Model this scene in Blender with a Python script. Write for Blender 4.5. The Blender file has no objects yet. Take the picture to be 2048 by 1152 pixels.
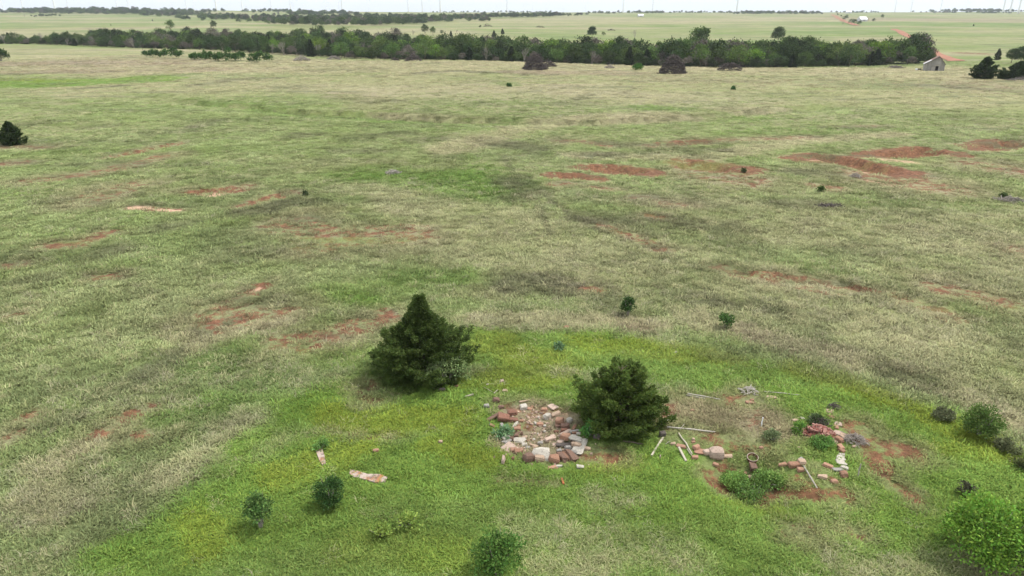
import bpy, math, random
import numpy as np
from mathutils import Vector, Matrix

scene = bpy.context.scene
R = math.radians
# ------------------------------------------------------------------ camera
F_PX, CX, CY, CAM_Z = 1400.0, 1024.0, 576.0, 15.0
PITCH = math.atan(552.0 / F_PX)
cam_d = bpy.data.cameras.new('camera'); cam = bpy.data.objects.new('camera', cam_d)
scene.collection.objects.link(cam)
cam_d.sensor_width = 36.0; cam_d.lens = F_PX / 2048 * 36.0
cam_d.clip_start = 0.5; cam_d.clip_end = 40000
cam.location = (0, 0, CAM_Z); cam.rotation_euler = (math.pi / 2 - PITCH, 0, 0)
scene.camera = cam
# ------------------------------------------------------------------ sky, sun, exposure
SUN_EL, SUN_AZ = R(58), R(75)          # azimuth clockwise from +Y (sun stands to the right, a little ahead)
world = bpy.data.worlds.new('World'); scene.world = world; world.use_nodes = True
wn = world.node_tree.nodes; wl = world.node_tree.links; wn.clear()
wo = wn.new('ShaderNodeOutputWorld'); bg = wn.new('ShaderNodeBackground'); sky = wn.new('ShaderNodeTexSky')
sky.sky_type = 'NISHITA'; sky.sun_disc = False; sky.sun_elevation = SUN_EL; sky.sun_rotation = SUN_AZ
sky.air_density = 1.0; sky.dust_density = 3.0; sky.ozone_density = 1.0; sky.altitude = 300
# thin even overcast: the clear sky is veiled by a pale cloud sheet with faint structure
cld = wn.new('ShaderNodeTexNoise'); cld.inputs['Scale'].default_value = 3.0; cld.inputs['Detail'].default_value = 5
tc = wn.new('ShaderNodeTexCoord'); mp = wn.new('ShaderNodeMapping'); mp.inputs['Scale'].default_value = (1, 1, 5)
wl.new(tc.outputs['Generated'], mp.inputs[0]); wl.new(mp.outputs[0], cld.inputs['Vector'])
cr = wn.new('ShaderNodeValToRGB')
cr.color_ramp.elements[0].position = 0.3; cr.color_ramp.elements[0].color = (8.2, 8.6, 8.9, 1)
cr.color_ramp.elements[1].position = 0.7; cr.color_ramp.elements[1].color = (9.6, 9.9, 10.0, 1)
wl.new(cld.outputs['Fac'], cr.inputs[0])
mx = wn.new('ShaderNodeMix'); mx.data_type = 'RGBA'; mx.inputs[0].default_value = 0.8
wl.new(sky.outputs[0], mx.inputs[6]); wl.new(cr.outputs[0], mx.inputs[7])
wl.new(mx.outputs[2], bg.inputs['Color']); bg.inputs['Strength'].default_value = 0.08
wl.new(bg.outputs[0], wo.inputs['Surface'])
sl = bpy.data.lights.new('sun', 'SUN'); sl.energy = 1.5; sl.angle = R(11); sl.color = (1.0, 0.96, 0.9)
sun = bpy.data.objects.new('sun', sl); scene.collection.objects.link(sun)
sd = Vector((math.sin(SUN_AZ) * math.cos(SUN_EL), math.cos(SUN_AZ) * math.cos(SUN_EL), math.sin(SUN_EL)))
sun.rotation_euler = sd.to_track_quat('Z', 'Y').to_euler(); sun.location = (0, 0, 200)
vs = scene.view_settings
vs.view_transform = 'Standard'; vs.look = 'None'; vs.gamma = 1.0; vs.use_curve_mapping = False
vs.exposure = 1.2
scene.cycles.max_bounces = 4; scene.cycles.diffuse_bounces = 2; scene.cycles.transparent_max_bounces = 4
scene.cycles.volume_bounces = 0; scene.cycles.use_denoising = True

# ------------------------------------------------------------------ numeric helpers
rng = np.random.default_rng(7); random.seed(7)
def hsh(ix, iy, s):
    n = (ix.astype(np.int64) * 374761393 + iy.astype(np.int64) * 668265263 + s * 974634777) & 0xffffffff
    n = ((n ^ (n >> 13)) * 1274126177) & 0xffffffff
    n = ((n ^ (n >> 16)) * 2246822519) & 0xffffffff
    return ((n ^ (n >> 15)) & 0xffffff) / float(0xffffff)
def vnoise(x, y, s=0):
    xi = np.floor(x); yi = np.floor(y); u = x - xi; v = y - yi
    u = u * u * (3 - 2 * u); v = v * v * (3 - 2 * v)
    a, b = hsh(xi, yi, s), hsh(xi + 1, yi, s); c, d = hsh(xi, yi + 1, s), hsh(xi + 1, yi + 1, s)
    return (a * (1 - u) + b * u) * (1 - v) + (c * (1 - u) + d * u) * v
def fbm(x, y, s=0, o=3):
    t = 0; amp = 0.5; tot = 0
    for k in range(o):
        t = t + amp * vnoise(x * 2 ** k + 17.3 * k, y * 2 ** k - 9.1 * k, s + k); tot += amp; amp *= 0.5
    return t / tot
def sstep(a, b, x):
    t = np.clip((x - a) / (b - a), 0, 1); return t * t * (3 - 2 * t)

# ------------------------------------------------------------------ terrain height
sp, cp = math.sin(PITCH), math.cos(PITCH)
def flat_at(px, py, h=0.0):
    ang = PITCH + math.atan((py - CY) / F_PX)
    d = (CAM_Z - h) / math.tan(ang); dep = d * cp + (CAM_Z - h) * sp
    return (px - CX) / F_PX * dep, d
# front edge of the creek wood (its foot as seen across the field)
_fr = [flat_at(px, py, -1.2) for px, py in [(-900, 84), (0, 88), (300, 97), (500, 106), (700, 119), (900, 119), (1100, 127), (1300, 135), (1500, 134), (1800, 130), (2100, 122), (2900, 110)]]
FRX = np.array([p[0] for p in _fr]); FRY = np.array([p[1] for p in _fr])
def front(x):
    return (np.interp(x - 25, FRX, FRY) + np.interp(x, FRX, FRY) * 2 + np.interp(x + 25, FRX, FRY)) / 4
_ld = np.linspace(math.log(20), math.log(20000), 700)
_lh = np.interp(np.exp(_ld), [0, 200, 450, 560, 700, 900, 1300, 1900, 3000, 6000, 20000], [0, 0, 0.3, 0.8, 1.6, 3.4, 7.2, 11.6, 12.6, 12.2, 11.5])
_k = np.exp(-np.linspace(-2, 2, 41) ** 2); _k /= _k.sum()
_lh = np.convolve(np.pad(_lh, 20, mode='edge'), _k, 'valid')
_vt = np.linspace(-200, 400, 601)
_vh = np.interp(_vt, [-60, -20, 0, 40, 80, 130, 230], [0, -0.4, -1.2, -3.6, -3.6, -1.7, 0])
_k2 = np.ones(25) / 25; _vh = np.convolve(np.pad(_vh, 12, mode='edge'), _k2, 'valid')
SCARPS = []      # (points Nx2, drop, run) filled below, in world metres
def Hbase(x, y):
    x = np.asarray(x, float); y = np.asarray(y, float)
    h = np.interp(np.log(np.maximum(y, 20)), _ld, _lh)
    h = h + np.interp(y - front(x), _vt, _vh)
    for (gx, gy, rx, ry, am) in [(-900, 1950, 650, 420, 7), (-90, 560, 130, 90, 1.2), (300, 520, 150, 100, 0.5), (-420, 640, 190, 120, 1.5),
                                 (1500, 2300, 500, 400, 3), (-38, 118, 60, 22, 0.5), (120, 165, 60, 14, 0.9), (7, 22, 16, 9, 0.35)]:
        h = h + am * np.exp(-((x - gx) / rx) ** 2 - ((y - gy) / ry) ** 2)
    w = sstep(60, 400, y)
    h = h + (fbm(x / 90, y / 70, 5, 2) - 0.5) * (0.5 + 1.6 * w) * sstep(35, 90, y)
    h = h + (fbm(x / 9, y / 8, 11, 3) - 0.5) * 0.28 * (1 - sstep(150, 500, y))
    return h
def seg_dist(x, y, P):
    """distance to polyline, signed side of nearest segment (+ = left of travel)"""
    best = np.full(x.shape, 1e9); side = np.zeros(x.shape); par = np.zeros(x.shape)
    n = len(P) - 1
    if n == 0:
        return np.hypot(x - P[0][0], y - P[0][1]), side, par
    for i in range(n):
        ax, ay = P[i]; bx, by = P[i + 1]; dx, dy = bx - ax, by - ay; L2 = dx * dx + dy * dy + 1e-9
        t = np.clip(((x - ax) * dx + (y - ay) * dy) / L2, 0, 1)
        d = np.hypot(x - ax - t * dx, y - ay - t * dy); m = d < best
        best = np.where(m, d, best); side = np.where(m, np.sign((y - ay) * dx - (x - ax) * dy), side); par = np.where(m, (i + t) / n, par)
    return best, side, par
def H(x, y):
    x = np.asarray(x, float); y = np.asarray(y, float); h = Hbase(x, y)
    for P, drop, run in SCARPS:
        lo = P.min(0) - run * 1.3; hi = P.max(0) + run * 1.3
        m = (x > lo[0]) & (x < hi[0]) & (y > lo[1]) & (y < hi[1])
        if not m.any(): continue
        xm, ym = x[m], y[m]
        d, s, p = seg_dist(xm + (vnoise(xm * 0.9, ym * 0.9, 3) - .5) * 1.4, ym + (vnoise(xm * 0.9, ym * 0.9, 4) - .5) * 1.6, P)
        f = np.where(s < 0, sstep(0, 0.6, d) * (1 - sstep(0.2 * run, run, d)), -0.12 * (1 - sstep(0, 1.2, d)))
        f = f * sstep(0, 0.12, p) * (1 - sstep(0.88, 1, p)) if len(P) > 1 else f
        h[m] = h[m] - drop * f
    for gx, gy, r, am in PITS:
        h = h - am * np.exp(-(((x - gx) ** 2 + (y - gy) ** 2) / r ** 2) ** 1.5)
    return h
PITS = []
def P(px, py, hf=None):
    """the point of the terrain that the photograph shows at this place"""
    hf = hf or Hbase
    u = (px - CX) / F_PX; v = (CY - py) / F_PX
    d = np.array([u, cp + v * sp, -sp + v * cp]); d = d / math.hypot(d[0], d[1])
    t = 8 * np.exp(np.linspace(0, math.log(14000 / 8), 2600))
    g = CAM_Z + t * d[2] - hf(t * d[0], t * d[1])
    i = np.argmax(g < 0)
    if g[i] >= 0: i = len(t) - 1
    if i == 0: i = 1
    a, b = g[i - 1], g[i]; tt = t[i - 1] + (t[i] - t[i - 1]) * (a / (a - b) if a != b else 1)
    x, y = tt * d[0], tt * d[1]
    return np.array([x, y, float(hf(np.array([x]), np.array([y]))[0])])
def PP(pts): return np.array([P(a, b)[:2] for a, b in pts])
def ppm(p):  # photo pixels per metre at a world point
    return F_PX / (p[1] * cp + (CAM_Z - p[2]) * sp)
def zat(x, y): return float(H(np.array([float(x)]), np.array([float(y)]))[0])
def G(px, py): return P(px, py, H)

# eroded banks (photo place, drop in m, run-out in m); travel left to right so the low side faces the camera
for pts, drop, run in [([(1603, 311), (1640, 310), (1690, 315), (1740, 326), (1815, 345)], .75, 5),
                       ([(1735, 307), (1790, 301), (1840, 295), (1915, 305)], .7, 5),
                       ([(1955, 293), (2000, 281), (2070, 284)], .65, 5),
                       ([(1365, 322), (1410, 325), (1485, 337)], 0.5, 5), ([(1170, 331), (1230, 332), (1300, 341)], 0.5, 5),
                       ([(1103, 346), (1150, 347), (1195, 355)], 0.3, 4), ([(1310, 289), (1350, 284), (1420, 281)], 0.3, 4),
                       ([(385, 378), (440, 378), (500, 370)], 0.3, 4), ([(470, 410), (530, 392), (600, 380)], 0.25, 3),
                       ([(200, 316), (270, 300), (370, 282)], 0.3, 4), ([(1440, 532), (1540, 546), (1650, 556), (1760, 580)], 0.28, 2.5),
                       ([(250, 186), (420, 204), (620, 222), (900, 236), (1180, 241), (1400, 230), (1600, 212), (1740, 200)], 0.6, 9)]:
    SCARPS.append((PP(pts), drop, run))
_p = P(1497, 955); PITS.append((_p[0], _p[1], 1.5, 0.55))
_p = P(1090, 870); PITS.append((_p[0], _p[1], 1.3, 0.18))

# ------------------------------------------------------------------ ground cover map (world metres)
CH = ['soil', 'pale', 'lush', 'yellow', 'dark', 'green', 'straw', 'brown']
STROKES = []   # channel, points, half width, strength, feather
def st(ch, pts, w, s=1.0, fe=0.9): STROKES.append((CH.index(ch), PP(pts), w, s, fe))
# red soil
for pts, w, s in [([(1607, 316), (1640, 315), (1690, 320), (1740, 332), (1800, 346)], 2.0, 1.35), ([(1740, 311), (1790, 306), (1840, 300), (1905, 308)], 1.8, 1.3),
                  ([(1960, 296), (2000, 287), (2070, 290)], 2.2, 1.3), ([(1372, 328), (1410, 331), (1475, 340)], 2.1, 1.0), ([(1178, 335), (1230, 337), (1295, 344)], 1.7, 1.1),
                  ([(1107, 350), (1145, 350), (1190, 357)], 1.1, 1.1), ([(1105, 369), (1145, 368)], .8, .85), ([(1180, 374), (1230, 379)], .6, .85), ([(1115, 282), (1160, 283), (1215, 291)], 1.3, .8),
                  ([(1300, 292), (1345, 286), (1405, 282)], 1.6, .9), ([(1440, 281), (1530, 277), (1610, 275)], 1.3, .62), ([(1690, 254), (1755, 253)], 1.2, .6), ([(1635, 372), (1668, 377)], 1.1, .9),
                  ([(1740, 352), (1800, 363), (1870, 374)], 3.0, .66), ([(1950, 330), (2030, 340)], 2.5, .62), ([(1280, 395), (1350, 408)], 1.2, .6), ([(1300, 431), (1322, 436)], .6, .9), ([(1400, 350), (1500, 362)], 2.2, .55),
                  ([(1200, 450), (1270, 475), (1330, 500)], .7, .62), ([(1440, 535), (1500, 548), (1560, 552)], .7, .82), ([(1600, 555), (1700, 572), (1760, 586)], .6, .7), ([(1545, 563), (1600, 571), (1660, 585), (1700, 590)], .5, .7),
                  ([(1780, 590), (1860, 618), (1920, 640)], .8, .55), ([(1890, 578), (1990, 603)], 1.4, .6), ([(2040, 500), (2048, 505)], 1, .5),
                  ([(385, 381), (440, 381), (495, 373)], 1.0, .85), ([(262, 414), (295, 414)], .6, .9), ([(305, 418), (360, 421)], .6, .9), ([(475, 414), (530, 395), (590, 384)], .6, .75),
                  ([(200, 318), (270, 302), (365, 284)], .6, .75), ([(0, 294), (95, 295)], 1.5, .85), ([(0, 328), (45, 325)], 1.2, .9), ([(60, 362), (200, 345), (330, 312)], 1.5, .62), ([(180, 400), (260, 372)], 2, .5),
                  ([(100, 492), (150, 490), (215, 466)], .9, .8), ([(0, 537), (45, 527)], .8, .8), ([(190, 556), (235, 550)], .6, .75), ([(20, 632), (40, 628)], .5, .7), ([(590, 448), (640, 468), (700, 470), (810, 466)], 2.6, .62), ([(640, 490), (700, 480)], 2.2, .55),
                  ([(420, 612), (470, 604), (525, 574)], .6, .72), ([(505, 585), (520, 572)], .45, 1.0), ([(430, 645), (480, 628), (545, 620)], 1.4, .62), ([(575, 685), (650, 672), (765, 640)], 1.2, .66),
                  ([(195, 872), (230, 848), (262, 830)], .55, .75), ([(255, 880), (290, 868)], .4, .7), ([(15, 882), (40, 872)], .45, .75), ([(55, 835), (65, 828)], .4, .6), ([(280, 825), (305, 812)], .4, .6), ([(1165, 576), (1205, 581)], .5, .8),
                  ([(730, 770), (745, 800)], .5, .62), ([(1715, 855), (1735, 880), (1760, 895), (1820, 903)], .6, .95), ([(1735, 905), (1758, 925), (1765, 945)], .4, .95), ([(1560, 972), (1620, 985), (1690, 993)], .4, .85), ([(1660, 1000), (1690, 1000)], .3, .7),
                  ([(1460, 930), (1520, 960)], .6, .85), ([(1420, 935), (1450, 955)], .35, .75), ([(1600, 952), (1670, 962)], .3, .75), ([(1345, 800), (1332, 850)], .28, .8), ([(1355, 870), (1440, 880), (1520, 890)], .5, .5), ([(1480, 800), (1500, 850), (1530, 880)], .7, .5),
                  ([(1030, 815), (1070, 822), (1130, 830)], .6, .5), ([(1050, 850), (1130, 880)], .5, .35), ([(1585, 1066), (1620, 1075)], .4, .6), ([(1680, 1055), (1720, 1065)], .3, .5), ([(1790, 970), (1830, 1000)], .35, .6), ([(650, 862), (780, 878)], .12, .8), ([(1000, 960), (1125, 968)], .12, .4),
                  ([(1150, 905), (1230, 915)], .5, .55), ([(1880, 120), (1900, 121)], 3, .6), ([(1925, 106), (1970, 108)], 5, .8)]:
    st('soil', pts, w * (1.2 if s > .95 else 1), s + (.09 if s < .7 else (.25 if s > .95 else .04)), .75)
    if s < 1.0 and pts[0][1] > 230: st('brown', pts, w * 1.7, .55, .9)
for pts, w, s in [([(425, 386), (438, 386)], .7, 1), ([(268, 416), (290, 416)], .6, 1), ([(312, 419), (355, 422)], .4, .9), ([(1690, 326), (1735, 336)], .8, .85), ([(1765, 318), (1830, 326)], 1.0, .7), ([(1620, 321), (1650, 322)], .5, .6),
                  ([(1195, 378), (1225, 381)], .4, .7), ([(1720, 358), (1780, 370)], .8, .5), ([(508, 584), (518, 577)], .3, .7), ([(1030, 825), (1120, 836)], .6, .45), ([(30, 42), (48, 42)], 14, .6)]:
    st('pale', pts, w, s)
# lush yard grass round the ruin
for pts, w, s in [([(960, 700), (1200, 705), (1400, 740), (1600, 800)], 2.1, 1), ([(700, 800), (1000, 800), (1300, 850), (1700, 850), (1900, 900)], 2.6, 1), ([(560, 920), (900, 930), (1300, 960), (1800, 980), (2040, 960)], 2.2, 1),
                  ([(420, 1040), (700, 1050), (1000, 1060)], 1.7, .9), ([(300, 1120), (600, 1120), (1000, 1130)], 1.2, .85), ([(1000, 1050), (1400, 1070), (1850, 1060)], 1.6, .8), ([(1000, 1130), (1400, 1140), (1850, 1130)], 1.0, .7), ([(480, 960), (380, 1040), (250, 1130)], 1.2, .7), ([(620, 830), (560, 880)], 1.2, .8), ([(0, 166), (120, 166), (260, 160)], 10, 1.0), ([(300, 152), (420, 145)], 4, .5),
                  ([(640, 700), (700, 720)], 1.6, .6), ([(640, 590), (760, 590)], 2.0, .35)]:
    st('lush', pts, w, s, 0.4)
for pts, w, s in [([(1000, 690), (1100, 735), (1000, 760)], 1.3, .9), ([(1180, 690), (1300, 700), (1450, 720)], 1.0, .8), ([(1600, 740), (1750, 790), (1850, 830), (2000, 905)], .8, .9), ([(660, 840), (800, 850), (900, 840)], 1.0, .9), ([(560, 960), (640, 920), (720, 900)], .8, .9),
                  ([(880, 890), (960, 920)], .7, .8), ([(380, 1050), (430, 1090)], .7, .8), ([(1180, 925), (1260, 935)], .6, .6), ([(1450, 1000), (1560, 1020)], .5, .4), ([(1880, 900), (1990, 910)], .5, .7), ([(700, 1100), (900, 1110)], .8, .4), ([(0, 160), (140, 161)], 5, .7)]:
    st('yellow', pts, w, s, 0.5)
# dark weedy patches
for pts, w, s in [([(1015, 572), (1070, 566), (1130, 575)], 1.6, 1.0), ([(1200, 595), (1240, 602)], 1.2, .55), ([(1400, 596), (1460, 608), (1540, 622)], .8, .85), ([(1330, 590), (1380, 600)], .8, .45), ([(500, 425), (560, 408), (610, 402)], 1.8, .85), ([(1180, 437), (1300, 440), (1450, 456)], 1.9, .8),
                  ([(1030, 360), (1060, 385), (1020, 395)], 2.0, .75), ([(1000, 290), (1070, 297)], 2.2, .8), ([(1210, 285), (1300, 302), (1400, 300)], 2.0, .55), ([(1185, 310), (1230, 309)], 1.4, .85), ([(1400, 300), (1450, 302)], 1.5, .8), ([(1590, 345), (1690, 350)], 1.5, .7), ([(1560, 408), (1690, 418)], 1.4, .65),
                  ([(270, 765), (330, 730), (360, 710)], .8, .85), ([(200, 800), (260, 775)], .7, .55), ([(100, 855), (145, 838)], .55, .8), ([(410, 665), (470, 640)], .8, .7), ([(840, 146), (900, 142), (985, 146)], 3.5, .9), ([(1030, 150), (1110, 150)], 2.2, .7), ([(150, 178), (240, 172)], 2.2, .85), ([(0, 150), (100, 146), (240, 143)], 3, .55),
                  ([(740, 205), (790, 203)], 2.2, .7), ([(690, 300), (750, 303)], 2, .6), ([(840, 282), (880, 276)], 2, .7), ([(960, 280), (1020, 292)], 2, .6), ([(700, 275), (820, 268)], 2, .5), ([(1140, 205), (1180, 190)], 1.8, .6), ([(1240, 190), (1270, 178)], 1.6, .5),
                  ([(390, 252), (440, 240)], 2, .7), ([(300, 268), (420, 262)], 2, .45), ([(40, 250), (90, 246)], 2, .55), ([(180, 255), (210, 250)], 2, .5), ([(590, 272), (640, 268)], 2, .5), ([(180, 515), (240, 495)], 1.2, .6), ([(10, 570), (100, 555)], .9, .55), ([(225, 395), (260, 388)], 1.4, .5), ([(310, 460), (360, 452)], 1.4, .5),
                  ([(380, 172), (460, 160), (560, 155)], 3.0, .7), ([(620, 142), (760, 137)], 4.0, .45), ([(1690, 210), (1720, 215)], 2.0, .4), ([(1500, 660), (1560, 690)], .7, .5), ([(1760, 740), (1840, 765)], .9, .65), ([(1640, 690), (1700, 700)], .7, .4), ([(1940, 555), (2048, 575)], 1.4, .35), ([(1900, 175), (2020, 182)], 2.5, .6), ([(1500, 156), (1580, 154)], 3, .45)]:
    st('dark', pts, w, s * .82, 1.0)
for pts in ([(1005, 312), (1030, 345), (1060, 370), (1110, 405), (1140, 430)], [(1075, 395), (1085, 430), (1100, 470)], [(1040, 365), (1100, 400), (1210, 470), (1330, 505), (1400, 540)], [(1390, 190), (1400, 180)], [(550, 218), (900, 250), (1150, 256), (1300, 250)]):
    st('dark', pts, .26, .6, 1.0)
for pts, w, s in [([(735, 345), (790, 345)], 3.4, .9), ([(860, 360), (940, 355), (1000, 375), (960, 390)], 4.2, .95), ([(860, 325), (910, 320)], 2.5, .5), ([(690, 430), (720, 450)], 2.5, .45), ([(410, 740), (480, 700), (560, 690), (640, 650)], 1.1, .7), ([(350, 850), (450, 800), (560, 760)], 1.2, .75), ([(200, 930), (300, 880)], .8, .6),
                  ([(590, 830), (620, 800), (600, 840)], .9, .9), ([(700, 595), (740, 600)], .7, .9), ([(640, 400), (700, 400)], 2, .6), ([(240, 1100), (330, 1080), (420, 1000)], 1.2, .7), ([(1600, 840), (1700, 900)], .9, .5), ([(1430, 770), (1480, 760)], .8, .6), ([(1290, 930), (1330, 990)], 1, .65), ([(970, 145), (1020, 170)], 3, .5), ([(1300, 215), (1500, 235)], 3.5, .5), ([(260, 185), (420, 200), (560, 215)], 3, .45), ([(560, 225), (800, 240), (1000, 240)], 3, .5),
                  ([(1490, 262), (1620, 262), (1760, 259)], 3.5, .5), ([(760, 770), (850, 800), (930, 780)], .9, .75), ([(1160, 870), (1240, 895), (1310, 880)], .8, .6), ([(1850, 760), (1760, 745)], .8, .6), ([(820, 560), (900, 555)], 1.6, .6), ([(450, 1010), (380, 1040)], .7, .4),
                  ([(1720, 45), (1800, 47), (1900, 47)], 90, .9), ([(1480, 70), (1700, 64)], 40, .5), ([(1150, 66), (1500, 74)], 60, .55), ([(0, 48), (200, 48)], 90, .55), ([(1080, 50), (1500, 53)], 80, .35), ([(600, 108), (640, 112)], 5, .5)]:
    st('green', pts, w, s, 0.8)
# dry straw
for pts, w, s in [([(250, 175), (600, 165), (1000, 168), (1400, 170), (2048, 185)], 28, .62), ([(300, 135), (700, 133), (1100, 136), (1500, 142), (1900, 150), (2048, 155)], 34, .9), ([(0, 120), (250, 120), (500, 128)], 45, .8), ([(0, 100), (200, 100), (420, 108)], 45, .65),
                  ([(1500, 600), (1700, 640), (1900, 700), (2048, 740)], 4.5, .4), ([(1480, 660), (1560, 690), (1640, 700)], .9, .85), ([(1400, 640), (1700, 720), (1900, 780), (2048, 840)], 1.3, .6), ([(950, 640), (1200, 640), (1300, 650)], 1.0, .6), ([(820, 400), (1000, 480), (1200, 520)], 7, .35), ([(1500, 440), (1800, 470), (2048, 480)], 8, .38),
                  ([(1050, 1060), (1200, 1090), (1350, 1110)], .9, .42), ([(1200, 1000), (1270, 1005)], .6, .6), ([(1700, 1140), (1800, 1145), (1980, 1135)], .7, .6), ([(1080, 1130), (1180, 1140)], .6, .6), ([(480, 850), (420, 900), (330, 960)], .8, .45), ([(150, 920), (100, 1020)], 1.2, .5), ([(0, 600), (300, 620), (450, 560)], 5, .15),
                  ([(380, 690), (560, 640)], 1.3, .4), ([(600, 860), (530, 900)], .6, .5), ([(540, 700), (700, 680)], 1, .4), ([(900, 300), (1100, 240), (1400, 225), (1560, 208)], 3, .6), ([(1150, 310), (1400, 320), (1600, 280), (1800, 268)], 2, .6), ([(1100, 41), (1300, 41), (1650, 40)], 190, .8), ([(1140, 39), (1500, 38)], 100, .9), ([(600, 62), (800, 55), (950, 52)], 50, .5), ([(560, 70), (760, 68), (1000, 76)], 25, .8),
                  ([(0, 60), (250, 58), (420, 52)], 30, .75), ([(1830, 62), (2048, 60)], 20, .5), ([(1900, 80), (2048, 84)], 30, .35), ([(1900, 134), (1990, 140), (2048, 138)], 8, .7), ([(270, 100), (500, 108)], 8, .9), ([(620, 120), (1000, 124), (1300, 140)], 10, .35)]:
    st('straw', pts, w, s, 0.8)
for pts, w, s in [([(0, 128), (180, 126), (330, 122)], 20, .8), ([(0, 145), (250, 142), (420, 138)], 8, .8), ([(250, 115), (420, 118)], 14, .5), ([(1030, 145), (1250, 146)], 6, .75), ([(1650, 165), (1850, 172), (2048, 178)], 10, .5), ([(1700, 38), (1850, 38), (2048, 42)], 130, .75), ([(0, 62), (150, 58), (300, 55)], 14, .6), ([(700, 190), (760, 215)], 5, .4), ([(760, 228), (960, 238)], 2.2, .6),
                  ([(1340, 160), (1500, 165)], 8, .4), ([(420, 625), (540, 640)], 1.3, .6), ([(1370, 825), (1460, 840), (1540, 850)], 1.2, .95), ([(1380, 800), (1480, 805)], .6, .7), ([(1560, 920), (1660, 940)], .35, .6), ([(1350, 875), (1470, 890)], .5, .5), ([(1500, 790), (1500, 840)], .7, .6), ([(1040, 825), (1130, 835), (1090, 860), (1060, 880), (1120, 895)], .8, 1.1), ([(1010, 885), (1060, 910), (1140, 905)], .5, 1.0), ([(1375, 860), (1440, 840), (1500, 870)], 1.0, .7), ([(1345, 795), (1333, 852)], .3, .9), ([(1480, 945), (1530, 950)], .7, .8), ([(600, 330), (860, 330)], 4, .3), ([(280, 880), (340, 870)], .8, .5), ([(660, 495), (820, 480)], 2.5, .5),
                  ([(1260, 655), (1290, 660)], .5, .8), ([(940, 585), (1010, 590)], .9, .4)]:
    st('brown', pts, w, s, 0.8)
def cover(x, y):
    M = np.zeros((x.size, 8), np.float32)
    for c, pts, w, s, fe in STROKES:
        ext = w * (1 + fe) * 1.3; lo = pts.min(0) - ext; hi = pts.max(0) + ext
        m = np.nonzero((x > lo[0]) & (x < hi[0]) & (y > lo[1]) & (y < hi[1]))[0]
        if m.size == 0: continue
        xm, ym = x[m], y[m]; k = 1.1 / max(w, .3)
        d, _, _ = seg_dist(xm, ym, pts)
        d = d + (fbm(xm * k, ym * k, c * 7 + 1, 3) - 0.5) * (.8 if c < 2 else 1.3) * w
        M[m, c] = np.maximum(M[m, c], s * (1 - sstep(w * (1 - fe * 0.6), w * (1 + fe * 0.6), d)))
    return M

# ------------------------------------------------------------------ materials
def new_mat(name):
    m = bpy.data.materials.new(name); m.use_nodes = True; m.node_tree.nodes.clear(); return m, m.node_tree.nodes, m.node_tree.links
def N(nt, typ, **kw):
    n = nt.new(typ)
    for k, v in kw.items(): setattr(n, k, v)
    return n
def noise_node(ns, ls, vec, scale, detail=4, rough=0.6):
    n = ns.new('ShaderNodeTexNoise'); n.inputs['Scale'].default_value = scale; n.inputs['Detail'].default_value = detail; n.inputs['Roughness'].default_value = rough
    if vec is not None: ls.new(vec, n.inputs['Vector'])
    return n.outputs['Fac']
def maprange(ns, ls, v, a, b, c=0.0, d=1.0, smooth=False):
    n = ns.new('ShaderNodeMapRange'); n.clamp = True
    if smooth: n.interpolation_type = 'SMOOTHSTEP'
    for i, k in enumerate((a, b, c, d)): n.inputs[i + 1].default_value = k
    ls.new(v, n.inputs[0]); return n.outputs[0]
def mathn(ns, ls, op, a, b=None, c=None):
    n = ns.new('ShaderNodeMath'); n.operation = op
    for i, k in enumerate((a, b, c)):
        if k is None: continue
        if isinstance(k, (int, float)): n.inputs[i].default_value = k
        else: ls.new(k, n.inputs[i])
    return n.outputs[0]
def mixc(ns, ls, f, a, b, blend='MIX'):
    n = ns.new('ShaderNodeMix'); n.data_type = 'RGBA'; n.blend_type = blend
    for i, k in ((0, f), (6, a), (7, b)):
        if isinstance(k, (int, float)): n.inputs[i].default_value = k
        elif isinstance(k, tuple): n.inputs[i].default_value = (*k, 1)
        else: ls.new(k, n.inputs[i])
    return n.outputs[2]
def bsdf(ns, ls, col, rough=0.9, bump=None, bstr=0.3, bdist=0.05, spec=0.2):
    o = ns.new('ShaderNodeOutputMaterial'); b = ns.new('ShaderNodeBsdfPrincipled')
    b.inputs['Roughness'].default_value = rough; b.inputs['Specular IOR Level'].default_value = spec
    if isinstance(col, tuple): b.inputs['Base Color'].default_value = (*col, 1)
    else: ls.new(col, b.inputs['Base Color'])
    if bump is not None:
        bn = ns.new('ShaderNodeBump'); bn.inputs['Strength'].default_value = bstr; bn.inputs['Distance'].default_value = bdist
        ls.new(bump, bn.inputs['Height']); ls.new(bn.outputs[0], b.inputs['Normal'])
    ls.new(b.outputs[0], o.inputs['Surface']); return b

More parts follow.
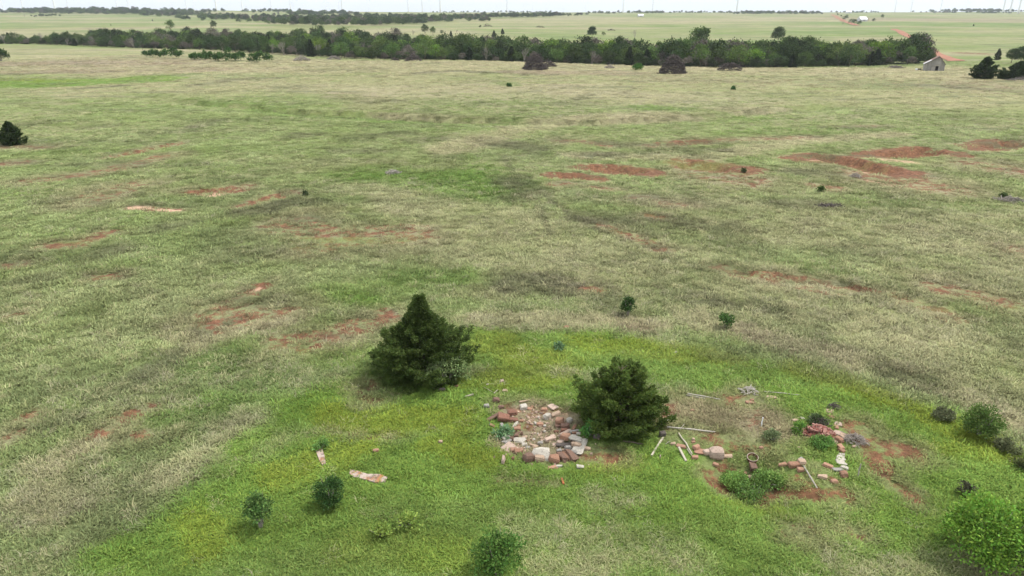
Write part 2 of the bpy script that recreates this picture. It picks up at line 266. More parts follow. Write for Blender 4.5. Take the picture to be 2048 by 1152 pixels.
COL = dict(soil=(.21, .088, .052), pale=(.50, .32, .22), lush=(.12, .192, .036), yellow=(.155, .205, .034), dark=(.115, .11, .066), green=(.095, .165, .033), straw=(.31, .265, .165), brown=(.235, .185, .13))
BASE_A, BASE_B = (.155, .195, .058), (.235, .245, .11)
def ground_material():
    m, ns, ls = new_mat('ground_cover')
    tcn = ns.new('ShaderNodeTexCoord'); v = tcn.outputs['Object']
    n_big = noise_node(ns, ls, v, 0.035, 4); n_mid = noise_node(ns, ls, v, 0.28, 5); n_sm = noise_node(ns, ls, v, 1.5, 5, .65); n_fine = noise_node(ns, ls, v, 9.0, 4, .7)
    mpn = ns.new('ShaderNodeMapping'); mpn.inputs['Rotation'].default_value = (0, 0, .35); mpn.inputs['Scale'].default_value = (1, 2.6, 1); ls.new(v, mpn.inputs[0])
    n_str = noise_node(ns, ls, mpn.outputs[0], 0.12, 6, .6)
    mpf = ns.new('ShaderNodeMapping'); mpf.inputs['Scale'].default_value = (1, 2.2, 1); ls.new(v, mpf.inputs[0]); n_far = noise_node(ns, ls, mpf.outputs[0], 0.022, 7, .68)
    a1 = ns.new('ShaderNodeAttribute'); a1.attribute_name = 'cover_a'; a2 = ns.new('ShaderNodeAttribute'); a2.attribute_name = 'cover_b'
    s1 = ns.new('ShaderNodeSeparateColor'); s2 = ns.new('ShaderNodeSeparateColor'); ls.new(a1.outputs['Color'], s1.inputs[0]); ls.new(a2.outputs['Color'], s2.inputs[0])
    chan = dict(soil=s1.outputs[0], pale=s1.outputs[1], lush=s1.outputs[2], yellow=a1.outputs['Alpha'], dark=s2.outputs[0], green=s2.outputs[1], straw=s2.outputs[2], brown=a2.outputs['Alpha'])
    n_soil = noise_node(ns, ls, v, 1.1, 6, .75); n_sc = noise_node(ns, ls, v, 2.3, 5, .7)
    mixn = mathn(ns, ls, 'ADD', mathn(ns, ls, 'MULTIPLY', n_mid, .5), mathn(ns, ls, 'MULTIPLY', n_str, .5))
    c = mixc(ns, ls, maprange(ns, ls, mixn, .36, .64), BASE_A, BASE_B)
    c = mixc(ns, ls, maprange(ns, ls, n_sm, .48, .72, 0, .55), c, (.10, .13, .042))
    c = mixc(ns, ls, maprange(ns, ls, n_str, .56, .75, 0, .45), c, (.13, .125, .075))
    c = mixc(ns, ls, maprange(ns, ls, n_far, .5, .59, 0, .7), c, (.12, .17, .048))
    c = mixc(ns, ls, maprange(ns, ls, n_far, .5, .41, 0, .55), c, (.28, .25, .145))
    n_fld = noise_node(ns, ls, mpf.outputs[0], .0055, 3, .5)
    c = mixc(ns, ls, maprange(ns, ls, n_fld, .5, .56, 0, .6), c, (.29, .25, .165)); c = mixc(ns, ls, maprange(ns, ls, n_fld, .44, .38, 0, .6), c, (.13, .175, .065))
    def lay(c, ch, jit, a, b, nn, mx=1.0, cc=None):
        f = mathn(ns, ls, 'ADD', chan[ch], mathn(ns, ls, 'MULTIPLY', mathn(ns, ls, 'SUBTRACT', nn, .5), jit))
        f = mathn(ns, ls, 'MULTIPLY', maprange(ns, ls, f, a, b, 0, mx), maprange(ns, ls, chan[ch], 0.0, .15))
        return mixc(ns, ls, f, c, cc or COL[ch])
    both = mathn(ns, ls, 'ADD', mathn(ns, ls, 'MULTIPLY', n_mid, .5), mathn(ns, ls, 'MULTIPLY', n_sm, .5))
    wide = mathn(ns, ls, 'ADD', mathn(ns, ls, 'MULTIPLY', both, .45), mathn(ns, ls, 'MULTIPLY', n_far, .55))
    c = lay(c, 'straw', 7.0, .2, 1.3, wide, .8); c = lay(c, 'green', 5.0, .2, 1.1, wide, .85)
    c = lay(c, 'lush', .7, .2, .8, both); c = lay(c, 'yellow', .9, .2, .9, both, .55); c = lay(c, 'brown', 4.0, .15, 1.1, wide, .85); c = lay(c, 'dark', 2.2, .15, .9, both, .9)
    soilc = mixc(ns, ls, maprange(ns, ls, n_sc, .40, .62), (.10, .038, .025), COL['soil']); soilc = mixc(ns, ls, maprange(ns, ls, n_sc, .58, .75, 0, .7), soilc, (.34, .165, .095))  # random dark soil tone; its share also stands for shade on bank faces
    c = lay(c, 'soil', 5.5, .40, .95, n_soil, .88, soilc); c = lay(c, 'pale', 1.0, .4, .8, n_sm)
    mps = ns.new('ShaderNodeMapping'); mps.inputs['Scale'].default_value = (1, 4.5, 1); mps.inputs['Rotation'].default_value = (0, 0, .12); ls.new(v, mps.inputs[0]); n_sk = noise_node(ns, ls, mps.outputs[0], .035, 5, .65)
    c = mixc(ns, ls, maprange(ns, ls, n_sk, .545, .62, 0, .6), c, (.09, .10, .052))
    c = mixc(ns, ls, maprange(ns, ls, n_sk, .45, .36, 0, .45), c, (.15, .205, .055))
    br = mathn(ns, ls, 'MULTIPLY', maprange(ns, ls, n_fine, .3, .7, .72, 1.25), maprange(ns, ls, n_big, .3, .7, .88, 1.1))
    mul = ns.new('ShaderNodeCombineColor'); [ls.new(br, mul.inputs[i]) for i in range(3)]
    c = mixc(ns, ls, 1.0, c, mul.outputs[0], 'MULTIPLY')
    hgt = mathn(ns, ls, 'ADD', n_fine, mathn(ns, ls, 'MULTIPLY', n_sm, 2.0))
    bsdf(ns, ls, c, .95, hgt, .6, .12, .1)
    return m
def leaf_material(name, src, base=(1, 1, 1), trans=0.3, lo=.7, hi=1.3, up=0.0):
    """src: 'INSTANCER' reads the per-instance colour, 'OBJECT' the object colour"""
    m, ns, ls = new_mat(name)
    if src == 'INSTANCER':
        a = ns.new('ShaderNodeAttribute'); a.attribute_type = 'INSTANCER'; a.attribute_name = 'col'; col = a.outputs['Color']
    elif src == 'OBJECT':
        a = ns.new('ShaderNodeObjectInfo'); col = a.outputs['Color']
    else:
        col = base
    t = ns.new('ShaderNodeAttribute'); t.attribute_name = 'tint'
    s = ns.new('ShaderNodeSeparateColor'); ls.new(t.outputs['Color'], s.inputs[0])
    k = maprange(ns, ls, s.outputs[0], 0, 1, lo, hi)
    mul = ns.new('ShaderNodeCombineColor'); [ls.new(k, mul.inputs[i]) for i in range(3)]
    c = mixc(ns, ls, 1.0, col, mul.outputs[0], 'MULTIPLY')
    hs = ns.new('ShaderNodeHueSaturation'); ls.new(c, hs.inputs['Color']); ls.new(maprange(ns, ls, s.outputs[1], 0, 1, .475, .52), hs.inputs['Hue'])
    c = hs.outputs[0]
    o = ns.new('ShaderNodeOutputMaterial'); d = ns.new('ShaderNodeBsdfPrincipled'); d.inputs['Roughness'].default_value = .75; d.inputs['Specular IOR Level'].default_value = .15
    tr = ns.new('ShaderNodeBsdfTranslucent'); mxs = ns.new('ShaderNodeMixShader'); mxs.inputs[0].default_value = trans
    if up:
        d = ns.new('ShaderNodeBsdfDiffuse'); g = ns.new('ShaderNodeNewGeometry'); q1 = ns.new('ShaderNodeVectorMath'); q1.operation = 'SCALE'; ls.new(g.outputs['Normal'], q1.inputs[0]); q1.inputs['Scale'].default_value = 1 - up
        q2 = ns.new('ShaderNodeVectorMath'); q2.operation = 'ADD'; ls.new(q1.outputs[0], q2.inputs[0]); q2.inputs[1].default_value = (0, 0, up); q3 = ns.new('ShaderNodeVectorMath'); q3.operation = 'NORMALIZE'; ls.new(q2.outputs[0], q3.inputs[0]); ls.new(q3.outputs[0], d.inputs['Normal'])
    ls.new(c, d.inputs['Color' if up else 'Base Color']); ls.new(c, tr.inputs['Color']); ls.new(d.outputs[0], mxs.inputs[1]); ls.new(tr.outputs[0], mxs.inputs[2]); ls.new(mxs.outputs[0], o.inputs['Surface'])
    return m
def wood_material(name, a, b, scale=(20, 20, 2), bstr=.5):
    m, ns, ls = new_mat(name); tcn = ns.new('ShaderNodeTexCoord'); mpn = ns.new('ShaderNodeMapping'); mpn.inputs['Scale'].default_value = scale
    ls.new(tcn.outputs['Object'], mpn.inputs[0]); n = noise_node(ns, ls, mpn.outputs[0], 1.0, 5, .65)
    oi = ns.new('ShaderNodeObjectInfo')
    c = mixc(ns, ls, maprange(ns, ls, n, .3, .7), a, b)
    k = maprange(ns, ls, oi.outputs['Random'], 0, 1, .8, 1.15); mul = ns.new('ShaderNodeCombineColor'); [ls.new(k, mul.inputs[i]) for i in range(3)]
    bsdf(ns, ls, mixc(ns, ls, 1.0, c, mul.outputs[0], 'MULTIPLY'), .85, n, bstr, .02); return m
def stone_material():
    m, ns, ls = new_mat('weathered_sandstone'); tcn = ns.new('ShaderNodeTexCoord'); oi = ns.new('ShaderNodeObjectInfo')
    va = ns.new('ShaderNodeVectorMath'); va.operation = 'ADD'; ls.new(tcn.outputs['Object'], va.inputs[0]); ls.new(oi.outputs['Location'], va.inputs[1]); v = va.outputs[0]
    n1 = noise_node(ns, ls, v, 5, 5, .6); n2 = noise_node(ns, ls, v, 22, 4, .7); n3 = noise_node(ns, ls, v, 9, 3, .5)
    c = mixc(ns, ls, maprange(ns, ls, n1, .3, .7, 0, .55), oi.outputs['Color'], mixc(ns, ls, .6, oi.outputs['Color'], (.12, .075, .05)))
    c = mixc(ns, ls, maprange(ns, ls, n2, .5, .75, 0, .35), c, (.62, .55, .45))
    c = mixc(ns, ls, maprange(ns, ls, n3, .6, .68, 0, .65), c, (.1, .1, .085))
    bsdf(ns, ls, c, .92, n2, .7, .03, .15); return m
def plain(name, col, rough=.7, var=.25, sc=6, metal=0):
    m, ns, ls = new_mat(name); tcn = ns.new('ShaderNodeTexCoord'); n = noise_node(ns, ls, tcn.outputs['Object'], sc, 5, .6)
    c = mixc(ns, ls, maprange(ns, ls, n, .3, .7), tuple(k * (1 - var) for k in col), tuple(min(1, k * (1 + var)) for k in col))
    b = bsdf(ns, ls, c, rough, n, .25, .03); b.inputs['Metallic'].default_value = metal; return m
M_GROUND = ground_material()
M_LEAF_I = leaf_material('grass_blades', 'INSTANCER', trans=.12, lo=.74, hi=1.3, up=.74)
M_LEAF_O = leaf_material('foliage', 'OBJECT', trans=.25, lo=.5, hi=1.45)
M_STONE = stone_material()
M_BARK = wood_material('bark', (.09, .065, .048), (.17, .135, .105), (8, 8, 2))
M_GREYWOOD = wood_material('weathered_wood', (.24, .215, .185), (.5, .455, .39), (16, 16, 2))
M_PALEWOOD = wood_material('bleached_wood', (.3, .265, .2), (.5, .45, .36), (20, 20, 2))
M_BRUSH = wood_material('dead_brush', (.045, .036, .033), (.13, .105, .095), (6, 6, 6))
M_TWIG = wood_material('bare_twigs', (.2, .175, .15), (.34, .3, .26), (6, 6, 6))
M_WHITE = plain('turbine_paint', (.78, .79, .8), .5, .04)

# ------------------------------------------------------------------ mesh helpers
def mesh_np(name, V, Fs, mat=None, smooth=False, tint=None):
    V = np.asarray(V, np.float32); Fs = np.asarray(Fs, np.int32); k = Fs.shape[1]
    me = bpy.data.meshes.new(name); me.vertices.add(len(V)); me.vertices.foreach_set('co', V.ravel())
    me.loops.add(Fs.size); me.loops.foreach_set('vertex_index', Fs.ravel())
    me.polygons.add(len(Fs)); me.polygons.foreach_set('loop_start', np.arange(0, Fs.size, k, dtype=np.int32)); me.polygons.foreach_set('loop_total', np.full(len(Fs), k, np.int32))
    if smooth: me.polygons.foreach_set('use_smooth', np.ones(len(Fs), bool))
    if tint is not None:
        a = me.attributes.new('tint', 'FLOAT_COLOR', 'POINT'); c = np.ones((len(V), 4), np.float32); c[:, :tint.shape[1]] = tint; a.data.foreach_set('color', c.ravel())
    me.update(calc_edges=True)
    if mat: me.materials.append(mat)
    return me
col0 = scene.collection
def link(name, data, parent=None, loc=(0, 0, 0), rz=0, scl=None, color=None):
    o = bpy.data.objects.new(name, data); col0.objects.link(o); o.location = loc; o.rotation_euler = (0, 0, rz)
    if scl is not None: o.scale = (scl,) * 3 if isinstance(scl, (int, float)) else scl
    if parent: o.parent = parent
    if color is not None: o.color = (*color, 1)
    return o
def tag(o, label, cat, group=None):
    o['label'] = label; o['category'] = cat
    if group: o['group'] = group
    return o
def thing(name, label, cat, loc=(0, 0, 0), rz=0, group=None, scl=None):
    return tag(link(name, None, None, loc, rz, scl), label, cat, group)
def kind(o, k): o['kind'] = k; return o
class MB:
    """collects boxes and tubes into one mesh"""
    def __init__(s): s.v = []; s.f = []
    def add(s, V, Fc):
        b = len(s.v); s.v += [tuple(p) for p in V]; s.f += [tuple(i + b for i in f) for f in Fc]
    def tube(s, pts, rad, n=6, cap=True):
        pts = [Vector(p) for p in pts]; V = []; Fc = []
        for i, p in enumerate(pts):
            t = (pts[min(i + 1, len(pts) - 1)] - pts[max(i - 1, 0)]).normalized()
            a = t.orthogonal().normalized() if i == 0 else (a0 - t * a0.dot(t)).normalized()
            a0 = a; b = t.cross(a); r = rad[i] if isinstance(rad, (list, tuple)) else rad
            V += [p + (a * math.cos(2 * math.pi * k / n) + b * math.sin(2 * math.pi * k / n)) * r for k in range(n)]
        for i in range(len(pts) - 1):
            Fc += [(i * n + k, i * n + (k + 1) % n, (i + 1) * n + (k + 1) % n, (i + 1) * n + k) for k in range(n)]
        if cap: Fc += [tuple(range(n))[::-1], tuple((len(pts) - 1) * n + k for k in range(n))]
        s.add(V, Fc)
    def box(s, lo, hi, M=None):
        V = [Vector((x, y, z)) for z in (lo[2], hi[2]) for y in (lo[1], hi[1]) for x in (lo[0], hi[0])]
        if M: V = [M @ p for p in V]
        s.add(V, [(0, 2, 3, 1), (4, 5, 7, 6), (0, 1, 5, 4), (2, 6, 7, 3), (0, 4, 6, 2), (1, 3, 7, 5)])
    def mesh(s, name, mat, smooth=False):
        me = bpy.data.meshes.new(name); me.from_pydata(s.v, [], s.f); me.update(); me.materials.append(mat)
        if smooth: me.polygons.foreach_set('use_smooth', [True] * len(me.polygons))
        return me
def unit(a): return a / (np.linalg.norm(a, axis=1, keepdims=True) + 1e-9)
def leaves(C, D, ln, wd, rg, clump=None):
    """diamond leaves from C along D; returns verts, quads, tint"""
    n = len(C); D = unit(D); X = unit(np.cross(D, rg.normal(size=(n, 3)))); Nn = np.cross(D, X)
    ln = np.broadcast_to(ln, n)[:, None]; wd = np.broadcast_to(wd, n)[:, None]
    mid = C + D * ln * .45 + Nn * ln * .06
    V = np.stack([C, mid + X * wd * .5, C + D * ln, mid - X * wd * .5], 1).reshape(-1, 3)
    t = np.stack([rg.random(n) if clump is None else np.clip(clump + rg.normal(0, .16, n), 0, 1), rg.random(n)], 1)
    return V, np.arange(n * 4).reshape(n, 4), np.repeat(t, 4, 0)

# ------------------------------------------------------------------ the ground sheet
def build_ground():
    th = np.concatenate([np.linspace(-180, -62, 14)[:-1], np.linspace(-62, 62, 560), np.linspace(62, 180, 14)[1:-1]])
    th = np.radians(th)
    rr = np.concatenate([[2, 6, 10, 14], np.exp(np.linspace(math.log(17), math.log(14500), 860))])
    oy = -6.0
    T, RR = np.meshgrid(th, rr); x = (RR * np.sin(T)).ravel(); y = (RR * np.cos(T) + oy).ravel()
    z = H(x, y); nt, nr = len(th), len(rr)
    V = np.stack([x, y, z], 1)
    i = np.arange(nr - 1)[:, None] * nt; j = np.arange(nt)[None, :]; j2 = (j + 1) % nt
    Fq = np.stack([i + j, i + j2, i + nt + j2, i + nt + j], 2).reshape(-1, 4)[:, ::-1]
    me = mesh_np('ground', V, Fq, M_GROUND, True)
    Mk = cover(x, y)
    for nm, sl_ in (('cover_a', slice(0, 4)), ('cover_b', slice(4, 8))):
        a = me.attributes.new(nm, 'FLOAT_COLOR', 'POINT'); a.data.foreach_set('color', np.ascontiguousarray(Mk[:, sl_]).ravel())
    return kind(link('ground', me), 'structure')
build_ground()
def ribbon(name, pts, w, mat, lift=.06):
    W = np.array([P(a, b)[:2] for a, b in pts]); L = np.concatenate([[0], np.cumsum(np.hypot(*np.diff(W, axis=0).T))])
    s = np.linspace(0, L[-1], 80); x = np.interp(s, L, W[:, 0]); y = np.interp(s, L, W[:, 1])
    kk = np.ones(9) / 9; x = np.convolve(np.pad(x, 4, mode='edge'), kk, 'valid'); y = np.convolve(np.pad(y, 4, mode='edge'), kk, 'valid')
    tx, ty = np.gradient(x), np.gradient(y); nn = np.hypot(tx, ty); nx, ny = -ty / nn, tx / nn
    V = []
    for k in np.linspace(-1, 1, 7):
        ww = w * (1 + .12 * np.sin(s * .07 + k)); X = x + nx * ww / 2 * k; Y = y + ny * ww / 2 * k; V.append(np.stack([X, Y, H(X, Y) + lift - .04 * abs(k)], 1))
    V = np.stack(V, 1).reshape(-1, 3); Fq = [[i * 7 + j, (i + 1) * 7 + j, (i + 1) * 7 + j + 1, i * 7 + j + 1] for i in range(79) for j in range(6)]
    return kind(link(name, mesh_np(name, V, Fq, mat, True)), 'structure')
M_ROAD = plain('red_dirt_road', (.28, .13, .08), .95, .22, .15)
ribbon('dirt_road', [(1664, 29.5), (1672, 33), (1684, 40), (1700, 47), (1716, 52)], 7, M_ROAD, .4)
ribbon('dirt_road', [(1786, 58), (1800, 64), (1818, 73), (1838, 85), (1858, 98), (1885, 112), (1900, 118), (1916, 123)], 5.2, M_ROAD, .2)

# ------------------------------------------------------------------ tree prototypes
def crown_mesh(name, seed, w, h, z0, nl, per, leaf, lobes, flat=1.0):
    """uneven broadleaf crown: lobes of leaf clumps with gaps"""
    rg = np.random.default_rng(seed); C = []; D = []; K = []
    for i in range(lobes):
        a = rg.random() * 6.283; t = rg.random(); rad = w * .5 * (0.25 + .52 * math.sqrt(rg.random())) * (1 if t < .7 else .6)
        c = np.array([math.cos(a) * rad, math.sin(a) * rad, z0 + h * (.2 + .62 * t)]); rl = w * (.10 + .14 * rg.random()); tone = rg.random()
        n = max(4, nl // lobes)
        d = unit(rg.normal(size=(n, 3))); d[:, 2] = np.abs(d[:, 2]) * 1.0 - .35 * (rg.random(n) < .4); d = unit(d)
        cc = c + d * rl * (0.55 + .5 * rg.random((n, 1))) * np.array([1, 1, .8 * flat])
        for k in range(per):
            C.append(cc + rg.normal(0, leaf * .8, (n, 3))); D.append(d + rg.normal(0, .7, (n, 3)) + [0, 0, .2]); K.append(np.clip(tone * .55 + .45 * rg.random(n), 0, 1))
    C = np.concatenate(C); D = np.concatenate(D); K = np.concatenate(K); C[:, 2] = np.maximum(C[:, 2], .05)
    V, Fq, t = leaves(C, D, leaf * (1.1 + .7 * rg.random(len(C))), leaf * (.6 + .4 * rg.random(len(C))), rg, K)
    return mesh_np(name, V, Fq, M_LEAF_O, False, t)
def trunk_mesh(name, seed, w, h, r0, z0, nlimb=6, mat=None):
    rg = random.Random(seed); b = MB()
    top = h * .7; lean = (rg.uniform(-.06, .06) * h, rg.uniform(-.06, .06) * h)
    tp = [(lean[0] * k, lean[1] * k, -.15 + (top + .15) * k) for k in (0, .25, .5, .75, 1)]
    b.tube(tp, [r0 * 1.25, r0, r0 * .75, r0 * .5, r0 * .2], 6)
    for i in range(nlimb):
        k = rg.uniform(.25, .8); a = rg.random() * 6.283; p = Vector((lean[0] * k, lean[1] * k, top * k)); L = w * rg.uniform(.25, .45)
        e = p + Vector((math.cos(a) * L, math.sin(a) * L, h * rg.uniform(.1, .28))); mid = p.lerp(e, .5) + Vector((0, 0, h * .03))
        b.tube([p, mid, e], [r0 * .45, r0 * .3, r0 * .1], 4)
    return b.mesh(name, mat or M_BARK, True)
def bare_mesh(name, seed, h, w, r0, lev=4, mat=None):
    """leafless tree: recursive thin limbs"""
    rg = random.Random(seed); b = MB()
    def grow(p, d, L, r, l):
        e = p + d * L; m = p.lerp(e, .5) + Vector((rg.uniform(-1, 1), rg.uniform(-1, 1), 0)) * L * .08
        b.tube([p, m, e], [r, r * .8, r * .55], 4 if l < 2 else 3, False)
        if l < lev:
            for k in range(3 if l < 3 else 3):
                nd = (d + Vector((rg.uniform(-1, 1) * w, rg.uniform(-1, 1) * w, rg.uniform(-.25, .5)))).normalized()
                grow(p.lerp(e, rg.uniform(.5, 1)), nd, L * rg.uniform(.6, .8), r * .55, l + 1)
    for k in range(3): grow(Vector((rg.uniform(-.2, .2), rg.uniform(-.2, .2), -.1)), Vector((rg.uniform(-.35, .35), rg.uniform(-.35, .35), 1)).normalized(), h * .34, r0, 0)
    return b.mesh(name, mat or M_TWIG)
def cedar_mesh(name, seed, h, prof, nbr, per, nleaf, sl_, lean=(0, 0), up=.35, leaders=None):
    """eastern red cedar: whorled sprays of scale foliage on short upswept branches"""
    rg = np.random.default_rng(seed); C = []; D = []; K = []
    for i in range(nbr):
        t = (i + rg.random()) / nbr; t = t ** 1.25; az = i * 2.39996 + rg.normal(0, .3)
        L = prof(t, az) * (.78 + .34 * rg.random()); z0 = h * (t * .97) - L * .12; el = (.08 + up * t) + rg.normal(0, .1)
        if leaders is not None and t > .72:
            lx, ly = leaders[rg.integers(len(leaders))]
        else: lx = ly = 0
        n = int(per * (.5 + .6 * min(1, L / 1.2))); s = .18 + .82 * rg.random(n) ** .7
        dr = np.array([math.cos(az), math.sin(az), 0]); sd_ = np.array([-math.sin(az), math.cos(az), 0])
        lat = rg.uniform(-1, 1, n) * .30 * L * (1.12 - s) + rg.normal(0, .03, n)
        zz = z0 + L * s * math.sin(el) + .18 * L * s * s + rg.normal(0, .045, n) - .12 * np.abs(lat)
        p = dr[None] * (L * s * math.cos(el))[:, None] + sd_[None] * lat[:, None]; p[:, 2] += zz
        p[:, 0] += lx + lean[0] * t * h; p[:, 1] += ly + lean[1] * t * h
        bd = dr[None] + sd_[None] * (lat / (.3 * L + .05))[:, None] * .8 + np.array([0, 0, .55])
        tone = rg.random() * .6
        for k in range(nleaf):
            C.append(p + rg.normal(0, .035, (n, 3))); D.append(bd + rg.normal(0, .55, (n, 3))); K.append(np.clip(tone + .5 * rg.random(n), 0, 1))
    C = np.concatenate(C); D = np.concatenate(D); K = np.concatenate(K); C[:, 2] = np.maximum(C[:, 2], .03)
    V, Fq, t = leaves(C, D, sl_ * (.7 + .6 * rg.random(len(C))), sl_ * .3 * (.7 + .6 * rg.random(len(C))), rg, K)
    return mesh_np(name, V, Fq, M_LEAF_O, False, t)
def cedar_trunk(name, seed, h, prof, r0):
    rg = random.Random(seed); b = MB(); b.tube([(0, 0, -.15), (0, 0, h * .3), (.02, .01, h * .65), (0, 0, h * .95)], [r0, r0 * .75, r0 * .4, r0 * .06], 7)
    for i in range(40):
        t = i / 40; a = i * 2.4; L = prof(t, a) * .6; z = h * (.04 + .88 * t)
        b.tube([(0, 0, z), (math.cos(a) * L * .5, math.sin(a) * L * .5, z + L * .15), (math.cos(a) * L, math.sin(a) * L, z + L * .38)], [r0 * .25 * (1 - t * .6), r0 * .17 * (1 - t * .6), .006], 4, False)
    return b.mesh(name, M_BARK, True)

# ------------------------------------------------------------------ the two big cedars of the yard
CEDAR_COL = (.08, .12, .03)
def prof_a(t, az):
    r = np.interp(t, [0, .1, .2, .32, .45, .6, .75, .88, 1], [1.8, 2.1, 2.15, 1.9, 1.4, .88, .5, .3, .12])
    return r * (1 + .09 * math.sin(2 * az + 1) + .10 * math.sin(3 * az + 6 * t) + (.12 if 2.4 < (az % 6.283) < 3.6 and .3 < t < .6 else 0))
def prof_b(t, az):
    r = np.interp(t, [0, .1, .3, .5, .7, .85, 1], [1.5, 1.75, 1.72, 1.35, .92, .6, .32])
    return r * (1 + .1 * math.sin(2 * az) + .16 * math.sin(4 * az + 5 * t) + .1 * math.sin(9 * az + 13 * t))
pa = G(846, 750); ca = thing('cedar_tree', 'tall pointed dark cedar with wide skirt and narrow leader beside stone ring', 'tree', pa, .4, 'large cedars in the yard')
link('trunk', cedar_trunk('trunk', 1, 3.7, prof_a, .16), ca); link('crown', cedar_mesh('crown', 11, 3.75, prof_a, 250, 50, 11, .125, (0, 0), .3), ca, color=CEDAR_COL)
pb = G(1237, 846); cb = thing('cedar_tree', 'shorter round-topped ragged cedar between the stone ring and house foundation', 'tree', pb, 1.1, 'large cedars in the yard')
link('trunk', cedar_trunk('trunk', 2, 2.6, prof_b, .14), cb); link('crown', cedar_mesh('crown', 23, 2.12, prof_b, 125, 46, 12, .14, (0, 0), .75, [(.3, .2), (-.25, .1), (.05, -.3), (.5, -.15)]), cb, color=(.094, .14, .031))
# pale leafed shrub growing out of the first cedar's skirt
def shrub(name, label, cat, p, w, h, color, seed, nl=900, per=2, leaf=.06, lobes=14, z0=0, group=None, stems=True, flat=1.0, stemmat=None):
    o = thing(name, label, cat, p, (seed * 1.7) % 6.28, group)
    if stems:
        rg = random.Random(seed); b = MB()
        for i in range(9):
            a = rg.random() * 6.28; L = w * rg.uniform(.15, .42); b.tube([(rg.uniform(-.04, .04) * w, rg.uniform(-.04, .04) * w, -.05), (math.cos(a) * L * .5, math.sin(a) * L * .5, h * .4), (math.cos(a) * L, math.sin(a) * L, h * rg.uniform(.6, .95))], [.014 + .01 * h, .012 + .006 * h, .005], 4, False)
        link('stem', b.mesh('stem', stemmat or M_TWIG), o)
    link('foliage', crown_mesh('foliage', seed, w, h, z0, nl, per, leaf, lobes, flat), o, color=color)
    return o
ps = G(895, 767)
shrub('shrub', 'pale grey-green leafy shrub growing out of the pointed cedar\'s lower side', 'shrub', ps, 2.0, 1.25, (.2, .27, .105), 31, 1000, 2, .075, 26)
